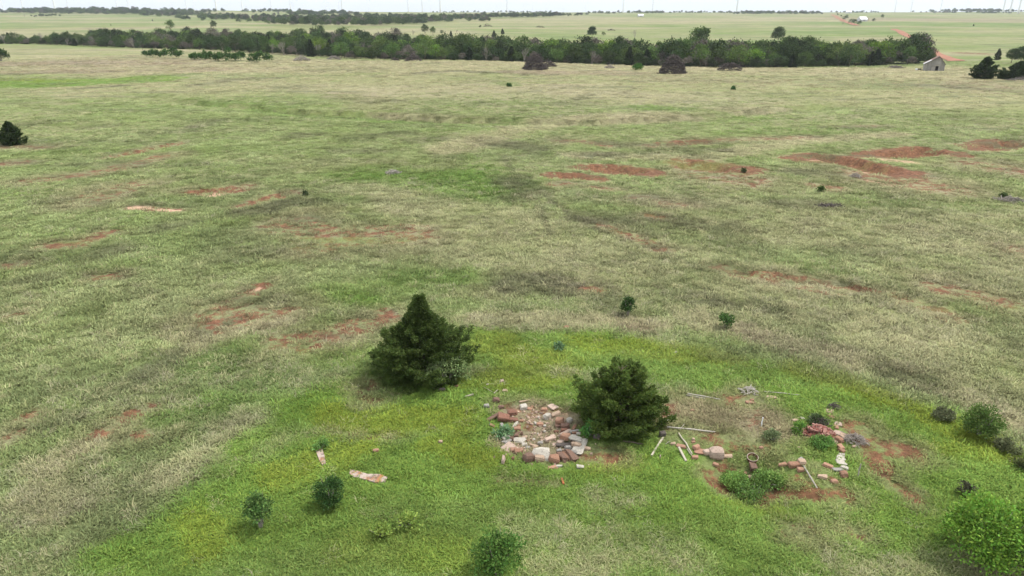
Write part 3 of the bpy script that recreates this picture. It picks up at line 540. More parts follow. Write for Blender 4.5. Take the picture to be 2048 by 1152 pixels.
# smaller woody plants in the yard and the field
for (px, py, w, h, col, seed, label, kw) in [
    (661, 1012, .95, 1.15, (.055, .115, .03), 41, 'compact dark green oval bush near the lichen-spotted slab', dict(nl=1600, leaf=.05, lobes=34)),
    (521, 1056, .85, 1.25, (.105, .19, .05), 42, 'slender light green sapling bush with brown base in yellow-green grass', dict(nl=1000, leaf=.06, lobes=28, z0=.1)),
    (996, 1150, 1.35, 1.55, (.10, .19, .04), 43, 'green leafy bush at the bottom edge of the picture', dict(nl=1500, leaf=.07, lobes=38)),
    (1962, 1118, 2.3, 2.05, (.17, .31, .045), 44, 'large bright green bush in the lower right corner', dict(nl=4200, leaf=.07, lobes=60)),
    (2052, 1112, 1.7, 1.6, (.16, .29, .045), 45, 'bright green bush cut by the right edge, joined to larger bush', dict(nl=2400, leaf=.07, lobes=40)),
    (1956, 872, 1.3, 1.3, (.115, .185, .045), 46, 'loose olive-green bush on a thin stem at the yard\'s right edge', dict(nl=1700, leaf=.06, lobes=30)),
    (1886, 838, .8, .42, (.14, .155, .08), 47, 'low grey-green bush left of the loose olive-green bush', dict(nl=600, leaf=.06, lobes=12)),
    (2016, 902, .85, .4, (.13, .145, .07), 48, 'low dull bush right of and below the loose olive-green bush', dict(nl=600, leaf=.06, lobes=12)),
    (2046, 935, .6, .4, (.11, .13, .05), 49, 'small dull bush cut by the right edge below the low dull bush', dict(nl=450, leaf=.06, lobes=9)),
    (1928, 990, .5, .5, (.10, .10, .06), 50, 'tiny dark weedy bush above the large bright green bush', dict(nl=260, leaf=.05, lobes=7)),
    (1256, 632, .75, 1.15, (.045, .095, .025), 51, 'small upright dark green sapling in dry grass behind the yard', dict(nl=700, leaf=.06, lobes=18, z0=.05)),
    (1452, 657, .75, .85, (.07, .14, .035), 52, 'small bent green sapling right of the upright dark one', dict(nl=420, leaf=.08, lobes=9, z0=.12)),
    (760, 1072, .75, .32, (.24, .33, .07), 53, 'low yellow-green leafy plant in the grass, left of the pair', dict(nl=220, leaf=.06, lobes=9)),
    (815, 1052, .9, .36, (.23, .32, .07), 54, 'low yellow-green leafy plant in the grass, right of the pair', dict(nl=260, leaf=.06, lobes=9)),
    (1468, 972, .95, .45, (.2, .33, .08), 55, 'dense green weed shrub on the left side of the red pit', dict(nl=1500, leaf=.045, lobes=24)),
    (1534, 970, 1.0, .45, (.18, .3, .075), 56, 'dense green weed shrub on the right side of the red pit', dict(nl=1100, leaf=.055, lobes=18)),
    (1502, 996, 1.2, .42, (.14, .24, .06), 57, 'low green weeds along the near rim of the red pit', dict(nl=800, leaf=.05, lobes=15)),
    (1645, 893, .8, .3, (.13, .25, .06), 58, 'green weeds at the near foot of the brick heap', dict(nl=700, leaf=.05, lobes=14)),
    (1632, 845, .7, .32, (.085, .125, .05), 59, 'dark green weeds behind the brick heap', dict(nl=520, leaf=.05, lobes=11)),
    (1598, 868, .45, .4, (.14, .27, .05), 60, 'bright green leafy weed at the left end of the brick heap', dict(nl=260, leaf=.06, lobes=6)),
    (1006, 872, .6, .3, (.16, .27, .13), 61, 'blue-green broad leafed plant on the left rim of the stone ring', dict(nl=150, leaf=.10, lobes=6)),
    (1180, 872, .5, .55, (.09, .21, .05), 62, 'green weed between the stone ring and the round-topped cedar', dict(nl=240, leaf=.08, lobes=6)),
    (1116, 698, .32, .2, (.15, .25, .12), 63, 'blue-green thistle plant in the grass behind the stone ring', dict(nl=110, leaf=.10, lobes=5)),
    (1545, 880, .7, .3, (.17, .22, .10), 64, 'pale grey-green weed clump inside the foundation left of brick heap', dict(nl=420, leaf=.05, lobes=10)),
    (643, 898, .55, .25, (.13, .24, .06), 65, 'green weeds beside the orange lichen-covered footing', dict(nl=220, leaf=.06, lobes=7)),
    (1019, 173, .7, .45, (.04, .10, .02), 67, 'tiny dark green bush in the middle of the far straw grass', dict(nl=200, leaf=.2, lobes=7)),
    (1466, 179, .35, .4, (.05, .12, .03), 68, 'tiny dark green bush in the field below the second brush pile', dict(nl=200, leaf=.2, lobes=6)),
    (1487, 345, .35, .35, (.07, .09, .035), 69, 'tiny dark bush beside the red soil patch in mid field', dict(nl=150, leaf=.1, lobes=5)),
    (1641, 384, .5, .45, (.07, .12, .03), 70, 'tiny green bush below the largest red bank', dict(nl=200, leaf=.1, lobes=6)),
    (2006, 396, .5, .4, (.08, .12, .04), 71, 'tiny green bush among grey brush at the right edge', dict(nl=200, leaf=.1, lobes=6)),
    (612, 392, .5, .4, (.07, .10, .04), 72, 'tiny dark bush at the end of the left eroded bank', dict(nl=150, leaf=.1, lobes=5)),
    (1276, 140, 2.6, 1.9, (.05, .13, .02), 73, 'small round green bush beside the wood between two brush piles', dict(nl=300, leaf=.3, lobes=9)),
    (2, 122, 5.2, 4.0, (.04, .075, .02), 74, 'dark green bush cut by the left edge in the brown far field', dict(nl=800, leaf=.4, lobes=14))]:
    kk = dict(per=2); kk.update(kw)
    shrub('bush', label, 'bush', G(px, py), w, h, col, seed, **kk)
# far cedars near the shed
def far_cedar(px, py, h, w, seed, label, lean=(0, 0), col=(.04, .066, .02), spray=.45, n=90):
    pr = lambda t, az: (np.interp(t, [0, .15, .35, .6, .8, 1], [.8, 1, .9, .55, .3, .06]) * w / 2) * (1 + .15 * math.sin(3 * az + 5 * t))
    o = thing('cedar_tree', label, 'tree', G(px, py), 0, 'far cedars')
    link('trunk', cedar_trunk('trunk', seed, h, pr, h * .05), o); link('crown', cedar_mesh('crown', seed, h, pr, n, 30, 5, spray, lean, .45), o, color=col)
far_cedar(26, 289, 2.7, 3.0, 84, 'dark cedar alone at the left edge of the field', spray=.2, n=110)
far_cedar(1966, 157, 4.5, 5.2, 81, 'dark pointed cedar right of the grey shed')
far_cedar(2020, 158, 3.6, 5.2, 82, 'dark leaning cedar at the right edge beside the pointed cedar', (.5, 0))
far_cedar(2046, 158, 3.4, 3.0, 83, 'dark cedar cut by the right edge beside the leaning cedar')

# ------------------------------------------------------------------ creek wood: individual trees from a few grown forms
FORMS = []
for i in range(7):
    w, h = [(8, 8), (7, 9), (9, 8), (6.5, 7), (8, 7), (7, 8.5), (10, 9)][i]
    FORMS.append(('crown', crown_mesh('crown', 100 + i, w, h, [.8, 1.6, .6, .4, .5, 1.2, 1.0][i], 620, 2, .42, 20 + i), trunk_mesh('trunk', 100 + i, w, h, .16, 0), h))
CED = []
for i in range(2):
    h = 6.5 + i; pr = lambda t, az: (np.interp(t, [0, .15, .4, .7, 1], [.8, 1, .85, .45, .06]) * 2.3) * (1 + .18 * math.sin(3 * az + 5 * t))
    CED.append(('crown', cedar_mesh('crown', 130 + i, h, pr, 80, 22, 4, .5, (0, 0), .45), cedar_trunk('trunk', 130 + i, h, pr, .2), h))
BARE = [bare_mesh('branches', 140 + i, 8.5, .62, .11, 4) for i in range(4)]
KINDS_T = {'dark': ('dark green broadleaf tree in the dense creek wood', (.055, .092, .028)), 'mid': ('mid green broadleaf tree in the dense creek wood', (.09, .145, .036)),
           'bright': ('bright yellow-green tree at the near edge of the creek wood', (.14, .235, .032)), 'cedar': ('blackish green cedar standing among the creek wood trees', (.032, .048, .018)), 'bare': ('leafless grey-brown tree in the creek wood', None)}
TALL = ('crown', crown_mesh('crown', 120, 8.5, 8, .9, 1500, 2, .42, 34), trunk_mesh('trunk', 120, 8.5, 8, .2, 0), 8)
rw = random.Random(55); placed = []
FSEL = None
def plant(x, y, sc, knd, label=None, group='trees of the creek wood', colr=None, rz=None):
    lab, c = KINDS_T[knd]; z = zat(x, y) - .05; rz = rw.random() * 6.28 if rz is None else rz
    if knd == 'bare':
        o = tag(link('bare_tree', rw.choice(BARE), None, (x, y, z), rz, sc), label or lab, 'tree', group); return o
    nm, cm, tm, h = FSEL or rw.choice(CED if knd == 'cedar' else FORMS)
    o = thing('cedar_tree' if knd == 'cedar' else 'broadleaf_tree', label or lab, 'tree', (x, y, z), rz, group, sc)
    f = rw.uniform(.78, 1.25); c = colr or c; c = (c[0] * f * rw.uniform(.9, 1.12), c[1] * f, c[2] * f)
    link('trunk', tm, o); link('crown', cm, o, color=c); return o
def wood_zone(x): return front(np.array([x]))[0]
tries = 0
xl = flat_at(-220, 84)[0]; xr = flat_at(1872, 118)[0]
while len(placed) < 298 and tries < 20000:
    tries += 1
    x = rw.uniform(xl, xr); d = rw.random() ** 1.5 * (62 if x < 60 else 52) + 1.5; f0 = wood_zone(x); y = f0 + d
    px = CX + x / (y * cp + CAM_Z * sp) * F_PX
    if (px < 560 and d > 34) or (px > 1690 and d > 22): continue
    md = 5.2 + .03 * d
    if any((x - a) ** 2 + (y - b) ** 2 < md * md for a, b in placed): continue
    placed.append((x, y)); r = rw.random(); cl = float(fbm(np.array([x / 28]), np.array([y / 20]), 90, 2)[0]); front_row = d < 14
    if px < 520: knd = 'bare' if r < .24 else ('cedar' if r < .48 else ('dark' if r < .8 else 'mid'))
    elif px < 800: knd = 'bare' if r < .18 else ('bright' if r < .34 and cl > .45 else ('cedar' if r < .42 else ('dark' if r < .65 else 'mid')))
    else: knd = 'bare' if r < .16 else ('bright' if (r < .34 and cl > .5) else ('cedar' if r < .42 else ('dark' if r < .72 else 'mid')))
    sc = rw.uniform(.62, .9) if front_row else rw.uniform(.72, 1.05)
    if px < 450 or px > 1760: sc *= .85 if px < 450 else .72
    row = 'front row' if d < 14 else ('middle' if d < 32 else 'back')
    zn = next(t for q, t in ((120, 'at the left edge of the picture'), (290, 'left of the shrub row'), (420, 'behind the left half of the shrub row'), (550, 'behind the right half of the shrub row'), (640, 'behind the pale low brush pile'), (760, 'left of the brush pile pair'), (880, 'behind the brush pile pair'), (1010, 'left of the tall rounded brush pile'), (1120, 'behind the tall rounded brush pile'), (1280, 'between the two big brush piles'), (1410, 'behind the largest domed brush pile'), (1520, 'behind the low flat log pile'), (1650, 'right of the low flat log pile'), (1780, 'left of the shed'), (9999, 'just behind the shed')) if px < q)
    nmk = {'dark': 'dark green tree', 'mid': 'mid green tree', 'bright': 'bright yellow-green tree', 'cedar': 'blackish cedar', 'bare': 'leafless grey tree'}[knd]
    plant(x, y, sc, knd, f'{nmk} in creek wood\'s {row}, {zn}')
# single trees beyond and beside the wood: photo place of the foot, height in photo pixels
for (px, py, hp, knd, label) in [
    (1398, 106, 46, 'mid', 'tall round green tree rising above the middle of the creek wood'), (1556, 84, 27, 'dark', 'dark spreading tree standing above the right part of creek wood'), (1184, 75, 20, 'dark', 'spreading dark tree in green field behind the wood'),
    (1207, 72, 8, 'mid', 'tiny tree right of the spreading dark field tree'), (1270, 76, 20, 'bare', 'pale leafless round tree in the green field behind the wood'), (850, 71, 19, 'dark', 'dark tree in the middle of the clump on the low mound'), (826, 71, 13, 'bare', 'leafless tree at the left end of the mound clump'),
    (866, 71, 15, 'mid', 'green tree at the right end of the mound clump'), (884, 69, 8, 'dark', 'small dark tree right of the mound clump'), (902, 73, 12, 'cedar', 'dark cedar right of the mound clump'), (913, 66, 9, 'bare', 'small leafless tree on the mound'), (960, 56, 6, 'dark', 'dark bush left of the pale brush on the mound'),
    (988, 74, 16, 'cedar', 'dark cedar above the wood, left of a twin'), (1005, 68, 13, 'cedar', 'dark bushy cedar on the slope right of its twin'), (1690, 42, 12, 'mid', 'round green tree beside the far red road'), (1686, 51, 9, 'bare', 'thin tree on the left verge of far red road'),
    (1702, 49, 10, 'dark', 'dark tree left in the farmstead hedge by the road'), (1709, 50, 10, 'dark', 'dark tree in the middle of farmstead hedge by the road'), (1718, 51, 10, 'dark', 'dark tree right in the farmstead hedge by the road'), (1735, 43, 9, 'bare', 'leafless tree beside the white roofed barn'),
    (1747, 44, 7, 'dark', 'dark bush right of the white roofed barn'), (1764, 38, 8, 'mid', 'lone round tree right of the farmstead'), (1727, 25, 4, 'dark', 'lone dark tree on the skyline above the farmstead'), (1742, 25, 5, 'cedar', 'lone pointed tree on the skyline above the farmstead'),
    (1675, 31, 4, 'dark', 'dark hedge tree at the top of far red road'), (1682, 34, 4, 'dark', 'small dark bush beside upper far red road'), (1947, 52, 5, 'cedar', 'lone tiny tree in the plowed far right field'), (1861, 25, 4, 'mid', 'low tree group member on the right skyline'), (1900, 26, 3, 'dark', 'low dark trees on the right skyline'),
    (1975, 122, 13, 'bare', 'leafless bush on the slope right of the shed'), (1994, 120, 24, 'cedar', 'dark cedar on the slope behind the pointed cedar'), (2022, 126, 26, 'dark', 'dark round tree at the right edge behind the cedars'), (2040, 126, 30, 'dark', 'taller dark tree at the right edge behind the cedars'), (2056, 120, 36, 'cedar', 'dark cedar cut by the right edge behind round trees'),
    (305, 42, 4, 'cedar', 'lone dark tree in far left green field'), (222, 51, 3, 'cedar', 'lone dark bush low in far left green field'), (50, 34, 8, 'bare', 'leafless round tree left in far left field'), (78, 35, 7, 'bare', 'leafless tree row left of far left field bushes'), (138, 29, 4, 'dark', 'dark bush on the left field edge'),
    (180, 70, 16, 'bare', 'tall leafless tree standing above the left creek wood'), (215, 70, 15, 'bare', 'tall leafless tree above left wood, right of another'), (342, 66, 22, 'mid', 'round olive tree above the left creek wood'), (428, 60, 16, 'dark', 'dark tree above the left creek wood'), (127, 80, 16, 'bare', 'pale leafless tree in the left creek wood edge'), (278, 76, 14, 'bare', 'leafless tree left of the round olive tree')]:
    p = P(px, py); h = hp / ppm(p); FSEL = TALL if px in (1398, 1556, 1184, 2022, 2040) else None; o = plant(p[0], p[1], h / 8.3, knd, label, 'single trees beyond the wood')
# row of round shrubs before the wood at the left
ROW = []
for i, (px, py, wp, hp) in enumerate([(290, 110, 5, 6), (303, 114, 12, 12), (316, 115, 14, 14), (333, 116, 16, 15), (348, 117, 14, 20), (360, 117, 14, 15), (388, 119, 12, 11), (400, 120, 14, 12), (410, 119, 10, 15), (420, 118, 10, 13), (436, 122, 16, 15), (448, 123, 18, 16), (462, 122, 20, 24), (474, 122, 18, 16), (484, 121, 12, 16), (506, 124, 18, 14), (520, 125, 22, 20), (535, 124, 18, 16)]):
    p = G(px, py); k = ppm(p)
    nms = ['leftmost tiny', 'first', 'second', 'third', 'tallest left', 'fifth', 'low', 'low wide', 'narrow', 'narrow right', 'round', 'wide round', 'tallest', 'round right', 'slim', 'front', 'large front', 'last']
    shrub('bush', f'{nms[i]} green shrub of the row before the left creek wood, {i + 1} of 18', 'bush', p, wp / k * 1.15, hp / k * 1.1, (.05, .115, .022), 200 + i, 260, 2, .34, 9, 0, 'shrub row before the left creek wood', stems=False)

# ------------------------------------------------------------------ far woods that read as masses
def scatter(name, pts, rot, scl, idx, colr, sources, k='stuff'):
    me = bpy.data.meshes.new(name); n = len(pts); me.vertices.add(n); me.vertices.foreach_set('co', np.asarray(pts, np.float32).ravel())
    for nm, ty, key, arr in (('rot', 'FLOAT_VECTOR', 'vector', rot), ('scl', 'FLOAT_VECTOR', 'vector', scl), ('idx', 'INT', 'value', idx), ('col', 'FLOAT_COLOR', 'color', colr)):
        a = me.attributes.new(nm, ty, 'POINT'); a.data.foreach_set(key, np.ascontiguousarray(arr, np.int32 if ty == 'INT' else np.float32).ravel())
    me.update(); o = kind(link(name, me), k)
    cl = bpy.data.collections.new(name + '_forms')
    for i, m_ in enumerate(sources):
        s = bpy.data.objects.new(f'form_{i:02d}', m_); cl.objects.link(s)
    ng = bpy.data.node_groups.new(name + '_scatter', 'GeometryNodeTree')
    ng.interface.new_socket('Geometry', in_out='INPUT', socket_type='NodeSocketGeometry'); ng.interface.new_socket('Geometry', in_out='OUTPUT', socket_type='NodeSocketGeometry')
    gi = ng.nodes.new('NodeGroupInput'); go = ng.nodes.new('NodeGroupOutput'); ip = ng.nodes.new('GeometryNodeInstanceOnPoints'); ci = ng.nodes.new('GeometryNodeCollectionInfo')
    ci.inputs['Collection'].default_value = cl; ci.inputs['Separate Children'].default_value = True; ci.inputs['Reset Children'].default_value = True
    def na(nm, ty):
        q = ng.nodes.new('GeometryNodeInputNamedAttribute'); q.data_type = ty; q.inputs[0].default_value = nm; return q.outputs[0]
    L = ng.links; L.new(gi.outputs[0], ip.inputs['Points']); L.new(ci.outputs[0], ip.inputs['Instance']); ip.inputs['Pick Instance'].default_value = True
    L.new(na('idx', 'INT'), ip.inputs['Instance Index']); L.new(na('rot', 'FLOAT_VECTOR'), ip.inputs['Rotation']); L.new(na('scl', 'FLOAT_VECTOR'), ip.inputs['Scale']); L.new(ip.outputs[0], go.inputs[0])
    md = o.modifiers.new('scatter', 'NODES'); md.node_group = ng
    return o
def with_mat(me, mat):
    m2 = me.copy(); m2.materials.clear(); m2.materials.append(mat); return m2
M_FARLEAF = leaf_material('far_foliage', 'INSTANCER', trans=.2, lo=.5, hi=1.4)
FARF = [with_mat(f[1], M_FARLEAF) for f in FORMS[:4]]
def wood(name, label, lines, seed, sc=1.0):
    rg = np.random.default_rng(seed); X = []; Y = []; S = []
    for pts, n, spread, s in lines:
        W = PP(pts); L = np.concatenate([[0], np.cumsum(np.hypot(*np.diff(W, axis=0).T))]); t = rg.random(n) * L[-1]
        X.append(np.interp(t, L, W[:, 0]) + rg.normal(0, spread * .25, n)); Y.append(np.interp(t, L, W[:, 1]) + rg.random(n) ** 1.3 * spread * 2); S.append(s * (.55 + .5 * rg.random(n)))
    X = np.concatenate(X); Y = np.concatenate(Y); S = np.concatenate(S); n = len(X)
    rot = np.zeros((n, 3)); rot[:, 2] = rg.random(n) * 6.28
    base = np.array([[.05, .085, .03], [.08, .125, .035], [.12, .115, .085], [.036, .058, .024]])[rg.choice(4, n, p=[.42, .3, .13, .15])] * (.8 + .45 * rg.random((n, 1)))
    o = scatter(name, np.stack([X, Y, H(X, Y) - .1], 1), rot, np.stack([S * 1.15, S * 1.15, S], 1), rg.integers(0, 4, n), np.concatenate([base, np.ones((n, 1))], 1), FARF)
    tag(o, label, 'woodland')
wood('far_wood', 'distant bluish woodland along the left skyline', [([(0, 27), (110, 28.5)], 130, 60, 1.15), ([(112, 28), (180, 29), (260, 30.5), (330, 30)], 300, 110, 1.25), ([(0, 23), (120, 23)], 110, 100, 1.2), ([(290, 33), (360, 33)], 60, 60, .9), ([(60, 34), (95, 34)], 14, 20, .7)], 301)
wood('far_wood', 'broad middle-distance woodland winding behind the left field', [([(330, 38), (420, 41), (520, 44), (600, 52)], 190, 90, .9), ([(560, 52), (640, 54), (700, 54), (760, 51), (860, 45), (945, 41)], 270, 60, .95), ([(500, 42), (640, 43), (700, 43)], 150, 90, .85), ([(700, 36), (800, 39), (860, 40), (940, 39)], 130, 70, .9)], 302)
wood('far_wood', 'dark strip of wood on the rise left of centre', [([(566, 31), (610, 31.5), (668, 30)], 90, 70, 1.1), ([(500, 26.5), (560, 25.5)], 40, 90, 1.0)], 303)
wood('far_wood', 'strip of wood on the rise at the centre', [([(955, 36), (1010, 37), (1060, 36), (1115, 33)], 130, 50, .95), ([(960, 43), (972, 43.5)], 16, 14, .7)], 304)
wood('far_wood', 'thin scattered tree line along the middle skyline', [([(1130, 33), (1180, 30)], 18, 30, .7), ([(1180, 28), (1230, 28)], 24, 40, .8), ([(1270, 28), (1345, 27)], 50, 90, .9), ([(1365, 26), (1420, 26)], 30, 80, .9), ([(1430, 26.5), (1520, 28)], 40, 60, .8), ([(1000, 25.5), (1110, 26)], 30, 90, .8), ([(860, 26), (960, 26)], 16, 90, .8)], 305)
wood('far_wood', 'bluish tree line along the skyline left of the far road', [([(1500, 29.5), (1560, 29), (1650, 29)], 120, 60, .95), ([(1700, 26.5), (1760, 26)], 30, 60, .8)], 306)
wood('far_wood', 'bluish tree line along the right skyline', [([(1960, 24.5), (2000, 24.5), (2060, 24.5)], 110, 120, 1.2), ([(1880, 26), (1920, 27)], 22, 60, .8), ([(1975, 27.5), (2010, 27.5)], 30, 40, .8)], 307)
# understory that closes the creek wood below its trees
def understory():
    rg = np.random.default_rng(310); n = 1500; x = rg.uniform(xl, xr, n); d = rg.random(n) * 52 + 1; y = front(x) + d
    s = (.2 + .25 * rg.random(n)); rot = np.zeros((n, 3)); rot[:, 2] = rg.random(n) * 6.28
    base = np.array([[.045, .075, .024], [.075, .118, .033], [.15, .13, .105], [.035, .05, .02]])[rg.choice(4, n, p=[.35, .25, .22, .18])] * (.8 + .4 * rg.random((n, 1)))
    o = scatter('undergrowth', np.stack([x, y, H(x, y) - .1], 1), rot, np.stack([s * 1.3, s * 1.3, s], 1), rg.integers(0, 4, n), np.concatenate([base, np.ones((n, 1))], 1), FARF)
    tag(o, 'tangled undergrowth beneath the trees of the creek wood', 'undergrowth')
understory()
def deep_wood():
    rg = np.random.default_rng(320); n = 900; px = rg.uniform(180, 1850, n); d = 14 + rg.random(n) * np.interp(px, [180, 330, 560, 900, 1060, 1700, 1850], [26, 60, 135, 85, 50, 22, 4]); x = np.zeros(n); y = np.zeros(n)
    for i in range(n):
        yy = 300.0
        for _ in range(6): xx = (px[i] - CX) / F_PX * (yy * cp + 18 * sp); yy = front(np.array([xx]))[0] + d[i]
        x[i], y[i] = xx, yy
    s = .5 + .6 * rg.random(n) ** 1.5; rot = np.zeros((n, 3)); rot[:, 2] = rg.random(n) * 6.28
    base = np.array([[.05, .082, .026], [.08, .125, .034], [.15, .135, .105], [.034, .05, .02], [.12, .2, .03]])[rg.choice(5, n, p=[.33, .24, .13, .14, .16])] * (.8 + .4 * rg.random((n, 1)))
    o = scatter('wood_interior', np.stack([x, y, H(x, y) - .1], 1), rot, np.stack([s * 1.1, s * 1.1, s], 1), rg.integers(0, 4, n), np.concatenate([base, np.ones((n, 1))], 1), FARF)
    tag(o, 'deep back part of the creek wood behind its front trees', 'woodland')
deep_wood()

# ------------------------------------------------------------------ brush piles
def brush_pile(px, py, w, h, n, seed, label, dome=1.6, dep=None, mat=None, thin=.055, group='brush piles along the wood', rmax=None):
    p = G(px, py); rg = random.Random(seed); dep = dep or w * .8; o = thing('brush_pile', label, 'brush pile', p, 0, group)
    mat = mat or M_BRUSH; big = 26 if n > 150 else 8; b = MB()
    for i in range(n):
        a = rg.random() * 6.283; q = math.sqrt(rg.random()); top = h * (1 - q ** dome)
        x, y = math.cos(a) * q * w / 2, math.sin(a) * q * dep / 2; z = rg.random() ** .45 * max(top, .08) + .03
        L = rg.uniform(.25, .6) * min(w, 3.2) * .5; az = rg.random() * 6.283; el = rg.uniform(-.25, .45)
        d = Vector((math.cos(az) * math.cos(el), math.sin(az) * math.cos(el), math.sin(el))) * L
        c = Vector((x, y, z)); r = thin * rg.uniform(.5, 1.6); bb = MB() if i < big else b
        e0 = c - d; e1 = c + d; e0.z = max(e0.z, .02); m = c + Vector((rg.uniform(-1, 1), rg.uniform(-1, 1), rg.uniform(-.5, 1))) * L * .12
        bb.tube([e0, m, e1], [r * (1.5 if i < big else 1), r * .9, r * .4], 4)
        if i < big: link('branch', bb.mesh('branch', mat), o)
    kind(link('twigs', b.mesh('twigs', mat), o), 'stuff')
    return o
brush_pile(1070, 139, 6.4, 4.4, 900, 401, 'tall rounded brush pile before the middle of the wood', 1.7)
brush_pile(1098, 133, 4.0, 1.7, 200, 402, 'low brush pile behind the tall rounded one')
brush_pile(1345, 147, 6.8, 4.8, 1000, 403, 'largest domed dark brush pile right of centre', 2.4)
brush_pile(1459, 141, 6.6, 2.0, 320, 404, 'low flat log pile right of the domed brush pile', 5)
brush_pile(603, 121, 5.5, 1.8, 180, 405, 'pale low brush pile at the wood\'s foot left of centre', mat=M_TWIG)
brush_pile(668, 119, 4.8, 1.4, 150, 406, 'brush pile half hidden under the wood left of centre', mat=M_TWIG)
brush_pile(790, 121, 2.8, 1.0, 90, 407, 'small brush pile left of the pair before the wood')
brush_pile(827, 122, 5.6, 2.7, 320, 408, 'wide brush pile of the pair before the wood')
brush_pile(1219, 136, 2.6, 1.0, 80, 409, 'little pale brush pile at the wood\'s foot between two large piles', mat=M_TWIG)
brush_pile(1791, 136, 4.2, .8, 110, 410, 'low grey brush heap left of the shed', mat=M_TWIG)
brush_pile(2040, 160, 4.5, .9, 110, 411, 'pale brush at the foot of the right edge cedars', mat=M_TWIG)
brush_pile(786, 347, 1.4, .4, 110, 412, 'pale dead branch heap alone in the green patch of the field', mat=M_GREYWOOD, thin=.022)
brush_pile(1711, 355, 1.0, .5, 80, 413, 'grey dead brush just below the largest red bank', mat=M_TWIG, thin=.018)
brush_pile(1660, 413, 2.0, .2, 70, 414, 'long flat dark brush in the field below the red banks', mat=M_BRUSH, thin=.018, dep=1.0)
brush_pile(2020, 402, 2.2, .35, 110, 415, 'grey brush and sticks at the right edge of the field', mat=M_TWIG, thin=.02, dep=1.4)
brush_pile(975, 53, 9, 2.6, 120, 416, 'far brush heap on the mound behind the wood', thin=.07)
brush_pile(1080, 55, 8, 1.8, 90, 417, 'far low brush heap in the green field', thin=.07)
brush_pile(1222, 61, 6, 1.2, 60, 418, 'far flat brush heap beyond the leafless field tree', thin=.07)
brush_pile(1497, 784, .75, .18, 40, 419, 'bleached dead branches lying behind the house foundation', mat=M_GREYWOOD, thin=.016, group=None)
brush_pile(1709, 883, .8, .28, 130, 420, 'grey dead twigs beside the pale stone row, right of brick heap', mat=M_TWIG, thin=.009)
brush_pile(1666, 817, .5, .28, 60, 421, 'dark dead twigs at the top end of the stone row', mat=M_BRUSH, thin=.009)
brush_pile(1640, 850, .7, .28, 60, 422, 'dark twigs on the back of the brick heap', mat=M_BRUSH, thin=.009)

